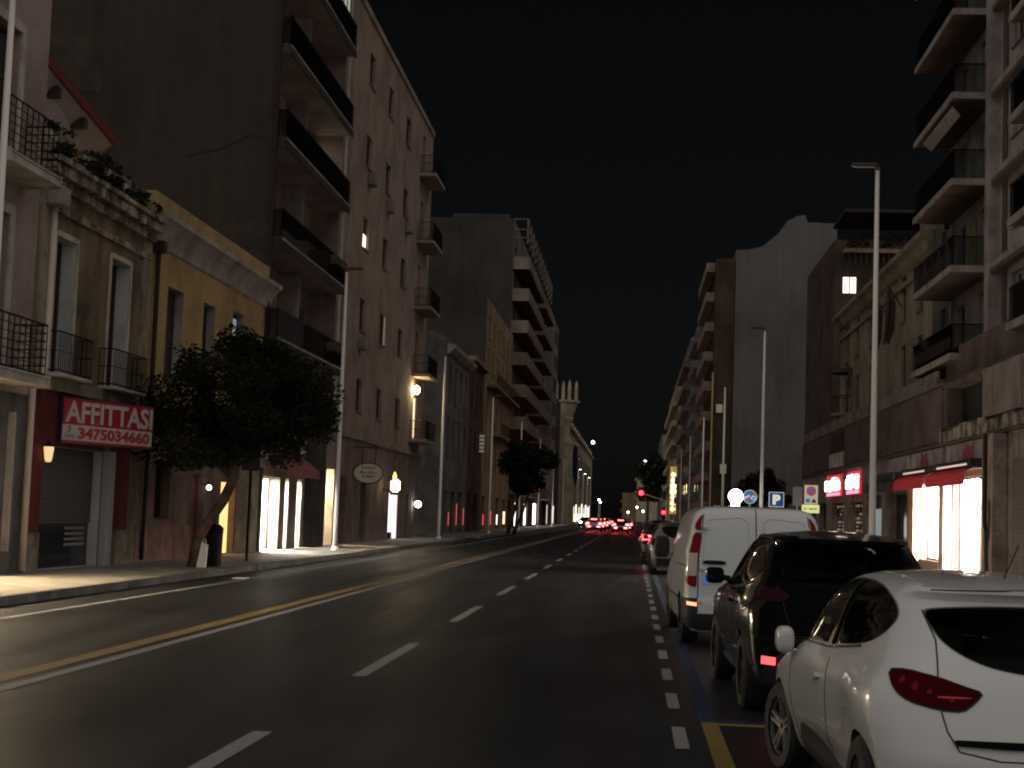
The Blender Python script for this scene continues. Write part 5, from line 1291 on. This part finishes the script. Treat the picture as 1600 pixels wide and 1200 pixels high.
RG = [(-.5, 1.285), (-.2, 1.305), (.2, 1.305), (.5, 1.285), (.555, 1.265), (.535, 1.19), (.5, 1.12), (.42, 1.06), (.3, 1.01), (.12, .98), (-.12, .98), (-.3, 1.01), (-.42, 1.06), (-.5, 1.12), (-.535, 1.19), (-.555, 1.265)]
WS = [(-.6, 1.0), (.6, 1.0), (.5, 1.36), (-.5, 1.36)]
M['tint'] = tinted_glass('tinted_car_glass', (.6, .64, .62))
M['cabin'] = mat('cabin_trim', (.07, .07, .072), .8)
t = thing('white_hatchback', 'white parked hatchback nearest the camera, cut by the right edge', 'car', (2.10, 7.70, 0), R_(3.6), group='cars parked along the right kerb')
CLIO = t
body, bv = make_body(t, CL, [M['carwhite'], M['cabin']], 1.0, [('side', SW_, -1.2, 1.2), ('rear', RG, -.5, 2.3), ('front', WS, 1.7, 5), ('tub', None, (-.62, .62, .75), (2.84, .55, 1.02))])
for x, y in ((-.36, .95), (.36, .95), (-.36, 2.0), (.36, 2.0)): MB().pillow((x, y, 1.08), (.13, .05, .09)).build('headrest', M['cabin'], t, local=True, smooth=True)
for x in (-.36, .36):
    MB().pillow((x, 1.95, .82), (.24, .09, .24)).build('front_seat', M['cabin'], t, local=True, smooth=True)
MB().pillow((0, .98, .8), (.58, .1, .22)).build('rear_seat', M['cabin'], t, local=True, smooth=True)
MB().lathe([(.16, 0), (.175, .015), (.19, 0), (.175, -.015), (.16, 0)], (-.36, 2.5, .96), 20, axis='y').build('steering_wheel', M['black'], t, local=True, smooth=True)
MB().pillow((0, 2.3, 1.28), (.11, .015, .03)).build('cabin_mirror', M['black'], t, local=True, smooth=True)
CB = bv
for s in (-1, 1):
    g_ = patch(t, bv, 'side_window', SW_, 'side', M['tint'], .004, 2, s)
    seam(t, bv, 'window_trim', [(2.9, .955), (2.4, .95), (1.8, .97), (1.3, 1.01), (1.0, 1.04)], 'side', M['chrome'], .008, s, g_)
    seam(t, bv, 'window_pillar', [(1.62, 1.0), (1.5, 1.38)], 'side', M['black'], .016, s, g_)
    dn = seam(t, bv, 'door_gap', [(2.72, .3), (2.78, .6), (2.82, .92)], 'side', M['seam'], .0028, s)
    seam(t, bv, 'door_gap', [(1.62, .3), (1.56, .6), (1.6, .92)], 'side', M['seam'], .0028, s)
    seam(t, bv, 'door_gap', [(2.72, .3), (1.62, .3), (1.2, .34)], 'side', M['seam'], .0028, s)
    patch(t, bv, 'sill_insert', [(2.7, .3), (2.55, .44), (2.1, .42), (1.6, .36), (1.15, .3), (1.12, .22), (1.6, .2), (2.6, .2)], 'side', mat('sill_black', (.03, .03, .033), .4) if s < 0 else bpy.data.materials['sill_black'], .004, 2, s)
    h = patch(t, bv, 'door_handle', [(1.98, .76), (1.98, .80), (1.78, .815), (1.76, .775)], 'side', M['carwhite'], .03, 2, s, .03, .04)
    mirror(t, s * .85, 2.72, .93, M['carwhite'], s, 1.0, True)
patch(t, bv, 'rear_window', RG, 'rear', M['tint'], .004, 2)
for s in (-1, 1):
    TL = on_dir(35, [(-.756, .4, .968), (-.681, .314, .976), (-.557, .216, .953), (-.459, .179, .923), (-.356, .149, .896), (-.401, .13, .85), (-.463, .119, .808), (-.562, .136, .812), (-.702, .208, .841), (-.752, .274, .882)])
    tl = patch(t, bv, 'tail_light', TL, 35, M['tail'], .012, 1, s, .03, .03)
    cx, cz = sum(p[0] for p in TL) / 10, sum(p[1] for p in TL) / 10
    patch(t, bv, 'lamp_rim', [(cx + (a - cx) * 1.05, cz + (b - cz) * 1.12) for a, b in TL], 35, M['seam'], .006, 1, s, .03, .02, tl)
    patch(t, bv, 'lamp_bar', on_dir(35, [(-.55, .2, .868), (-.41, .14, .868), (-.42, .135, .86), (-.55, .19, .857)]), 35, M['brakedim'], .016, 1, s, .02, .01, tl)
    for (qx, qy, qz, qr) in ((-.7, .3, .93, .016), (-.64, .26, .905, .02), (-.58, .22, .885, .014), (-.49, .17, .85, .012)):
        q = on_dir(35, [(qx, qy, qz)])[0]
        patch(t, bv, 'lamp_reflector', [(q[0] + qr * math.cos(k * .7854), q[1] + qr * math.sin(k * .7854)) for k in range(8)], 35, M['tailin'], .0155, 1, s, .02, .008, tl)
seam(t, bv, 'tailgate_gap', [(-.55, 1.27), (-.525, 1.13), (-.557, .95), (-.558, .79), (-.54, .71), (-.49, .62), (-.3, .585), (.3, .585), (.49, .62), (.54, .71), (.558, .79), (.557, .95), (.525, 1.13), (.55, 1.27)], 'rear', M['seam'], .004)
patch(t, bv, 'chrome_strip', [(-.52, .668), (-.48, .672), (.48, .672), (.52, .668), (.5, .635), (-.5, .635)], 'rear', M['chrome'], .02, 1, -1, .05, .03)
patch(t, bv, 'number_plate', [(-.26, .55), (.26, .55), (.26, .44), (-.26, .44)], 'rear', M['platew'], .006, 0)
patch(t, bv, 'bumper_trim', [(-.55, .36), (.55, .36), (.6, .28), (.5, .2), (-.5, .2), (-.6, .28)], 'rear', M['plastic'], .006, 1)
seam(t, bv, 'spoiler_gap', [(-.5, 1.375), (0, 1.39), (.5, 1.375)], 'rear', M['seam'], .004)
patch(t, bv, 'windscreen', WS, 'front', M['tint'], .004, 1)
for (x, y, st) in ((-.765, .63, 0), (.765, .63, 0), (-.775, 3.21, R_(10)), (.775, 3.21, R_(10))): wheel(t, x, y, .305, .2, st)
MB().tube([(.0, 1.0, 1.43), (0.02, .8, 1.62)], .004, 5).build('aerial', M['black'], t, local=True)

# ---- black crossover
def hk_suv(x, y, z):
    x += .04 * gaus(y, .85, .45) * gaus(z, .85, .22) + .03 * gaus(y, 3.5, .45) * gaus(z, .8, .2)
    if z > 1.0: x *= 1 - .12 * max(0, 1 - y / 1.8) ** 1.3 * min(1, (z - 1.0) / .3)
    return x, y
SU = dict(L=4.4, R=[(.2, .16), (.35, .05), (.5, .0), (.7, .0), (.85, .05), (.98, .1), (1.08, .16), (1.25, .36), (1.42, .58), (1.5, .68), (1.535, .5), (1.56, .5), (1.585, .75), (1.61, 1.1), (1.63, 1.7)],
          F=[(.2, .2), (.35, .06), (.5, 0), (.7, .02), (.85, .12), (.95, .35), (1.02, .75), (1.07, 1.1), (1.1, 1.24), (1.2, 1.38), (1.35, 1.62), (1.48, 1.85), (1.56, 2.05), (1.6, 2.2), (1.63, 2.5)],
          W=[(.2, .78), (.28, .84), (.4, .88), (.55, .905), (.78, .912), (.92, .9), (1.02, .87), (1.1, .84), (1.25, .785), (1.42, .715), (1.52, .655), (1.57, .58), (1.605, .44), (1.62, .3), (1.63, .12)],
          cr=lambda z: (.3, .26) if z < 1 else (.22, .34), cf=lambda z: (.45, .4) if z < 1.08 else (.35, .25), bowr=.1, bowf=.18, bow=.03, arches=[(.86, .345, .385), (3.52, .345, .385)], hook=hk_suv, nz=60)
t = thing('black_crossover', 'glossy black crossover parked between the white hatchback and the white van', 'car', (1.95, 13.5, 0), R_(2.0), group='cars parked along the right kerb')
SUV = t
SSW = [(3.15, 1.08), (2.95, 1.2), (2.6, 1.38), (2.2, 1.5), (1.7, 1.535), (1.2, 1.48), (.85, 1.36), (.75, 1.28), (.95, 1.17), (1.6, 1.1), (2.4, 1.06)]
SRW = [(-.6, 1.47), (-.3, 1.5), (.3, 1.5), (.6, 1.47), (.68, 1.3), (.68, 1.2), (.4, 1.14), (-.4, 1.14), (-.68, 1.2), (-.68, 1.3)]
SWS = [(-.66, 1.12), (.66, 1.12), (.55, 1.52), (-.55, 1.52)]
body, bv = make_body(t, SU, [M['carblack'], M['cabin']], 1.0, [('side', SSW, -1.2, 1.2), ('rear', SRW, -.5, 2.5), ('front', SWS, 1.8, 5), ('tub', None, (-.66, .66, 1.0), (3.05, .6, 1.13))])
for x, y in ((-.38, 1.2), (.38, 1.2), (-.38, 2.3), (.38, 2.3)): MB().pillow((x, y, 1.24), (.13, .05, .09)).build('headrest', M['cabin'], t, local=True, smooth=True); SB_ = bv
for s in (-1, 1):
    g_ = patch(t, bv, 'side_window', SSW, 'side', M['tint'], .004, 2, s)
    seam(t, bv, 'window_trim', [(3.1, 1.055), (2.4, 1.04), (1.6, 1.08), (.95, 1.15)], 'side', M['chrome'], .01, s, g_)
    seam(t, bv, 'door_gap', [(2.95, .35), (3.0, .7), (3.02, 1.04)], 'side', M['seam'], .004, s)
    seam(t, bv, 'door_gap', [(1.85, .35), (1.8, .7), (1.82, 1.06)], 'side', M['seam'], .004, s)
    patch(t, bv, 'door_handle', [(2.15, .9), (2.15, .93), (1.95, .94), (1.94, .905)], 'side', M['carblack'], .03, 2, s, .03, .04)
    patch(t, bv, 'sill_trim', [(3.05, .36), (1.35, .36), (1.3, .24), (3.1, .24)], 'side', M['plastic'], .008, 1, s)
    mirror(t, s * .86, 3.02, 1.12, M['carblack'], s, 1.15)
    tl = patch(t, bv, 'tail_light', on_dir(35, [(-.86, .6, 1.12), (-.75, .45, 1.13), (-.6, .25, 1.1), (-.55, .2, 1.05), (-.62, .2, 1.0), (-.78, .35, 1.02), (-.86, .5, 1.06)]), 35, M['tail'] if s > 0 else mat('dark_smoked_tail_lamp', (.03, .008, .012), .08, coat=1), .01, 1, s, .035, .03)
    patch(t, bv, 'fog_lamp', [(-.80, .54), (-.69, .535), (-.69, .47), (-.80, .475)] if s < 0 else [(.66, .56), (.84, .56), (.84, .46), (.66, .46)], 'rear', M['tailon'] if s < 0 else M['tail'], .012, 0, -1, .04, .02)
    seam(t, bv, 'roof_rail', [(s * .6, 1.0), (s * .6, 2.4)], 'top', M['black'], .02)
patch(t, bv, 'rear_window', SRW, 'rear', M['tint'], .004, 2)
seam(t, bv, 'tailgate_gap', [(-.66, 1.14), (-.6, .9), (-.55, .72), (.55, .72), (.6, .9), (.66, 1.14)], 'rear', M['seam'], .004)
np_ = patch(t, bv, 'number_plate', [(-.26, .9), (.26, .9), (.26, .79), (-.26, .79)], 'rear', mat('plate_dim', (.2, .24, .22), .5), .008, 0)
seam(t, bv, 'badge_lettering', [(-.16, .965), (.16, .965)], 'rear', M['rim'], .008)
patch(t, bv, 'bumper_cladding', [(-.8, .45), (-.6, .62), (.6, .62), (.8, .45), (.78, .26), (-.78, .26)], 'rear', M['plastic'], .006, 1)
patch(t, bv, 'windscreen', SWS, 'front', M['tint'], .004, 1)
for (x, y) in ((-.8, .86), (.8, .86), (-.81, 3.52), (.81, 3.52)): wheel(t, x, y, .345, .22, 0, 5, 'rimdark')
MB().tube([(-.02, .62, 1.16), (.3, .3, 1.19)], .01, 6).build('rear_wiper', M['black'], t, local=True)

# ---- white van
VA = dict(L=4.78, R=[(.22, .1), (.32, .03), (.45, .0), (.6, .0), (.68, .03), (.9, .035), (1.2, .07), (1.5, .12), (1.7, .17), (1.8, .215), (1.85, .27), (1.875, .36), (1.89, .6), (1.9, 1.0)],
          F=[(.22, .15), (.35, .03), (.5, 0), (.7, .05), (.85, .2), (.98, .55), (1.06, .85), (1.12, 1.02), (1.25, 1.18), (1.5, 1.5), (1.7, 1.82), (1.8, 2.05), (1.86, 2.3), (1.9, 2.7)],
          W=[(.22, .84), (.3, .9), (.45, .94), (.65, .952), (.85, .95), (1.0, .945), (1.2, .925), (1.5, .885), (1.7, .845), (1.78, .81), (1.83, .76), (1.865, .68), (1.885, .55), (1.9, .25)],
          cr=lambda z: (.14, .16), cf=lambda z: (.45, .4), bowr=.05, bowf=.15, bow=.02, arches=[(.98, .33, .38), (4.05 - .15, .33, .38)], nz=52)
t = thing('white_van', 'white panel van with windowless rear doors parked ahead of the black crossover', 'van', (1.64, 20.65, 0), R_(2.0), group='cars parked along the right kerb')
VAN = t
body, bv = make_body(t, VA, [M['vanwhite'], M['underbody']]); VB = bv
seam(t, bv, 'door_gap', [(0, .47), (0, 1.88)], 'rear', M['seam'], .007)
for s in (-1, 1):
    seam(t, bv, 'door_gap', [(s * .765, .47), (s * .755, 1.2), (s * .69, 1.78)], 'rear', M['seam'], .006)
    seam(t, bv, 'panel_crease', [(s * .1, .95), (s * .1, 1.68), (s * .2, 1.74), (s * .62, 1.7), (s * .68, 1.62), (s * .7, .95), (s * .1, .95)], 'rear', mat('soft_crease', (.5, .52, .53), .5) if s < 0 else bpy.data.materials['soft_crease'], .006)
    tl = patch(t, bv, 'tail_light', on_dir(38, [(-.708, .159, 1.528), (-.815, .2, 1.52), (-.87, .182, 1.266), (-.921, .177, .898), (-.897, .131, .841), (-.807, .072, .80), (-.775, .069, .82), (-.763, .1, 1.161)]), 38, M['tailvan'], .014, 1, s, .04, .03)
    patch(t, bv, 'clear_lens', on_dir(38, [(-.77, .11, 1.25), (-.865, .18, 1.25), (-.91, .17, .95), (-.78, .08, .95)]), 38, M['tailclear'], .018, 0, s, .03, .02, tl)
    patch(t, bv, 'top_light', on_dir(38, [(-.69, .25, 1.784), (-.79, .237, 1.65), (-.807, .208, 1.565), (-.725, .166, 1.55), (-.72, .196, 1.63)]), 38, M['tailvan'], .012, 1, s, .03, .03)
    patch(t, bv, 'corner_bumper', on_dir(38, [(-.95, .55, .66), (-.9, .1, .66), (-.775, .03, .655), (-.775, .03, .26), (-.9, .08, .26), (-.93, .5, .26)]), 38, M['plastic'], .012, 0, s, .05, .03)
    patch(t, bv, 'reflector', [(-.89, .61), (-.775, .60), (-.775, .555), (-.89, .57)] if s < 0 else [(.76, .62), (.93, .62), (.93, .54), (.76, .54)], 'rear', M['tailonw'] if s < 0 else M['tailvan'], .02, 0, -1, .04, .02)
    for z in (.62, 1.05, 1.6): MB().pillow((s * (.735 - (z - .6) * .06), .04 + max(0, z - .7) * .1, z), (.035, .03, .03)).build('hinge', M['vanwhite'], t, local=True, smooth=True)
    seam(t, bv, 'side_moulding', [(1.3, .62), (3.5, .62)], 'side', M['plastic'], .018, s)
    seam(t, bv, 'sliding_rail', [(.2, 1.08), (1.9, 1.08)], 'side', M['seam'], .008, s)
    patch(t, bv, 'cab_window', [(2.85, 1.12), (3.6, 1.14), (3.3, 1.45), (3.05, 1.62), (2.85, 1.66)], 'side', M['carglass'], .004, 1, s)
    m_ = MB(); m_.pillow((s * 1.06, 3.63, 1.26), (.12, .085, .17)); m_.box(s * .88 - .03, s * .88 + .03, 3.58, 3.66, 1.08, 1.16); m_.build('mirror', M['plastic'], t, local=True, smooth=True)
patch(t, bv, 'rear_bumper', [(-.78, .46), (.78, .46), (.78, .25), (-.78, .25)], 'rear', M['plastic'], .02, 0, -1, .06, .04)
patch(t, bv, 'door_handle', [(-.7, 1.16), (-.4, 1.16), (-.4, 1.11), (-.7, 1.11)], 'rear', M['black'], .03, 1, -1, .05, .04)
np_ = patch(t, bv, 'number_plate', [(-.7, .97), (-.18, .97), (-.18, .85), (-.7, .85)], 'rear', M['platew'], .01, 0)
patch(t, bv, 'plate_band', [(-.69, .965), (-.62, .965), (-.62, .855), (-.69, .855)], 'rear', M['plateb'], .013, 0, -1, .03, .008, np_)
patch(t, bv, 'plate_letter', [(-0.585, 0.950), (-0.535, 0.950), (-0.535, 0.935), (-0.570, 0.935), (-0.570, 0.917), (-0.540, 0.917), (-0.540, 0.903), (-0.570, 0.903), (-0.570, 0.885), (-0.535, 0.885), (-0.535, 0.870), (-0.585, 0.870)], 'rear', M['textgrey'], .012, 0, -1, .03, .006, np_)
patch(t, bv, 'windscreen', [(-.75, 1.15), (.75, 1.15), (.64, 1.75), (-.64, 1.75)], 'front', M['carglass'], .004, 1)
for (x, y) in ((-.82, .98), (.82, .98), (-.82, 3.9), (.82, 3.9)): wheel(t, x, y, .33, .22, 0, 6, 'rimdark')

# ---- farther parked cars and the queue of stopped cars
def plain_hatch(nm, lab, loc, rz, paint, lamp, res, group, parked=True, sx=1.0):
    t = thing(nm, lab, 'car', loc, R_(rz), group=group)
    body, bv = make_body(t, SU if sx > 1 else CL, [paint, M['underbody']], res)
    k = 1.12 if sx > 1 else 1.0
    for s in (-1, 1):
        patch(t, bv, 'side_window', [(y * k, z * k) for y, z in SW_], 'side', M['carglass'], .006, 1, s, .1)
        patch(t, bv, 'tail_light', [(s * .84, .98 * k), (s * .52, .94 * k), (s * .5, .82 * k), (s * .84, .78 * k)] if s > 0 else [(-.52, .94 * k), (-.84, .98 * k), (-.84, .78 * k), (-.5, .82 * k)], 'rear', lamp, .02, 0, -1, .1, .03)
        mirror(t, s * .8 * k, 2.72 * k, .97 * k, paint, s)
    if not parked:  # lamps added to swell the red glow down the road
        patch(t, bv, 'added_third_brake_light', [(-.3, 1.36), (.3, 1.36), (.3, 1.31), (-.3, 1.31)], 'rear', lamp, .03, 0, -1, .1, .03)
        for s in (-1, 1): patch(t, bv, 'extra_red_lamp', [(s * .5 - .16, .62), (s * .5 + .16, .62), (s * .5 + .16, .5), (s * .5 - .16, .5)], 'rear', lamp, .03, 0, -1, .1, .03)
    patch(t, bv, 'rear_window', [(x, z * k) for x, z in RG], 'rear', M['carglass'], .006, 1, -1, .1)
    patch(t, bv, 'number_plate', [(-.26, .75), (.26, .75), (.26, .64), (-.26, .64)], 'rear', M['platew'], .01, 0, -1, .1)
    patch(t, bv, 'rear_bumper', [(-.7, .5), (.7, .5), (.7, .28), (-.7, .28)], 'rear', M['plastic'], .01, 0, -1, .1)
    for (x, y) in ((-.77, .63 * k + .1 * (sx > 1)), (.77, .63 * k + .1 * (sx > 1)), (-.77, 3.21 * k - .06 * (sx > 1)), (.77, 3.21 * k - .06 * (sx > 1))): wheel(t, x, y, .31, .2, 0, 5, 'rimdark')
    return t
plain_hatch('silver_car', 'silver crossover parked beyond the white van, partly hidden by it', (1.42, 46.5, 0), .5, M['carsilver'], M['tail'], .6, 'cars parked along the right kerb', sx=1.1)
dk = plain_hatch('dark_car', 'dark parked car ahead of the silver crossover with a small red lamp lit', (1.18, 55.5, 0), .5, mat('dark_red_paint', (.02, .006, .008), .3, coat=1), M['brakesoft'], .6, 'cars parked along the right kerb', sx=1.1)
protos = []
for k, (pm, x, y, lb) in enumerate((('carblack', -1.3, 158, 'nearest in the right hand lane of the queue'), ('carwhite', -4.2, 164, 'nearest in the left hand lane of the queue'), ('carsilver', -1.0, 168, 'second in the right hand lane of the queue'))):
    protos.append(plain_hatch('queued_car', 'stopped car with glowing red tail lights, ' + lb, (x, y, 0), 0, M[pm], M['brake'], .5, 'cars queued with red tail lights far down the road', parked=False))
lane = {-1.3: 'right hand', -4.2: 'left hand'}
place = ['second', 'third', 'fourth', 'fifth', 'sixth', 'seventh', 'eighth']
n_ = {-1.3: 1, -4.2: 0}
for i, (x, y) in enumerate(((-1.5, 178), (-.9, 189), (-1.6, 201), (-1.1, 214), (-1.5, 228), (-4.0, 175), (-4.4, 187), (-3.9, 197), (-4.3, 208), (-4.1, 222), (-4.0, 236))):
    ln = -1.3 if x > -2.7 else -4.2
    w = place[n_[ln]]; n_[ln] += 1
    dup(protos[(i * 2 + 1) % 3], (x, y, 0), 0, label='stopped car with glowing red tail lights, %s in the %s lane of the queue' % (w, lane[ln]))
# oncoming cars in the left hand lane, headlights on
M['headlamp'] = glow('headlight_beam_white', (1, .97, .9), 60)
def oncoming(lab, y):
    t = thing('oncoming_car', lab, 'car', (-7.2, y, 0), math.pi, group='oncoming cars with headlights')
    body, bv = make_body(t, CL, [M['carsilver'], M['underbody']], .4)
    patch(t, bv, 'windscreen', [(-.6, 1.0), (.6, 1.0), (.5, 1.36), (-.5, 1.36)], 'front', M['carglass'], .006, 0, -1, .12)
    for s in (-1, 1):
        patch(t, bv, 'headlight', [(s * .6 - .16, .74), (s * .6 + .16, .74), (s * .6 + .16, .6), (s * .6 - .16, .6)], 'front', M['headlamp'], .02, 0, -1, .1, .03)
        patch(t, bv, 'side_window', SW_, 'side', M['carglass'], .006, 1, s, .12)
    for (x, yy) in ((-.77, .63), (.77, .63), (-.77, 3.21), (.77, 3.21)): wheel(t, x, yy, .3, .2, 0, 5, 'rimdark')
oncoming('oncoming car with white headlights in the bus lane, the nearer one', 232)
oncoming('oncoming car with white headlights in the bus lane, the farther one', 268)
# ------------------------------------------------------------------ camera
cam = bpy.data.cameras.new('camera'); co = bpy.data.objects.new('camera', cam); COL.objects.link(co)
cam.sensor_width = 36; cam.lens = 54; cam.clip_end = 3000; cam.clip_start = .1
fv = Vector((190, 208, 2400)).normalized()                    # road direction in camera axes (right, down, forward)
a, b = math.sin(.035), -math.cos(.035); c = -(a * fv.x + b * fv.y) / fv.z
up = Vector((a, b, c)).normalized(); rt = fv.cross(up)
if rt.x < 0: rt = -rt
m = Matrix((rt, fv, up))                                      # world = m @ camera(right, down, forward)
xr, yd, zf = m.col[0], m.col[1], m.col[2]
rot = Matrix((xr, -yd, -zf)).transposed()
co.matrix_world = Matrix.Translation((0, 0, 1.7)) @ rot.to_4x4()
S.camera = co
# ------------------------------------------------------------------ night sky and faint city glow
w = bpy.data.worlds.new('World'); S.world = w; w.use_nodes = True
N, L = w.node_tree.nodes, w.node_tree.links
bg = N['Background']
sky = N.new('ShaderNodeTexSky'); sky.sky_type = 'NISHITA'; sky.sun_disc = False
sky.sun_elevation = R_(62); sky.sun_rotation = R_(195); sky.air_density = 1.0
hs_ = N.new('ShaderNodeHueSaturation'); hs_.inputs['Saturation'].default_value = .35
L.new(sky.outputs['Color'], hs_.inputs['Color']); L.new(hs_.outputs['Color'], bg.inputs['Color'])
bg.inputs['Strength'].default_value = .00075
sl = bpy.data.lights.new('city_glow', 'SUN'); so = bpy.data.objects.new('city_glow', sl); COL.objects.link(so)
sl.energy = 1.45; sl.angle = R_(176); sl.color = (1, .93, .86)
d = Vector((.05, .75, -.55)).normalized()
so.visible_glossy = False        # a black night sky has nothing to mirror: only lamps and shops show in paint and glass
so.rotation_euler = d.to_track_quat('-Z', 'Y').to_euler()
# ------------------------------------------------------------------ render settings
S.view_settings.view_transform = 'Standard'; S.view_settings.look = 'None'; S.view_settings.gamma = 1; S.view_settings.exposure = 0
S.render.engine = 'CYCLES'
S.cycles.use_denoising = True
S.cycles.max_bounces = 6; S.cycles.diffuse_bounces = 3; S.cycles.glossy_bounces = 3; S.cycles.transmission_bounces = 4
S.cycles.sample_clamp_indirect = 4
S.cycles.filter_width = 2.0
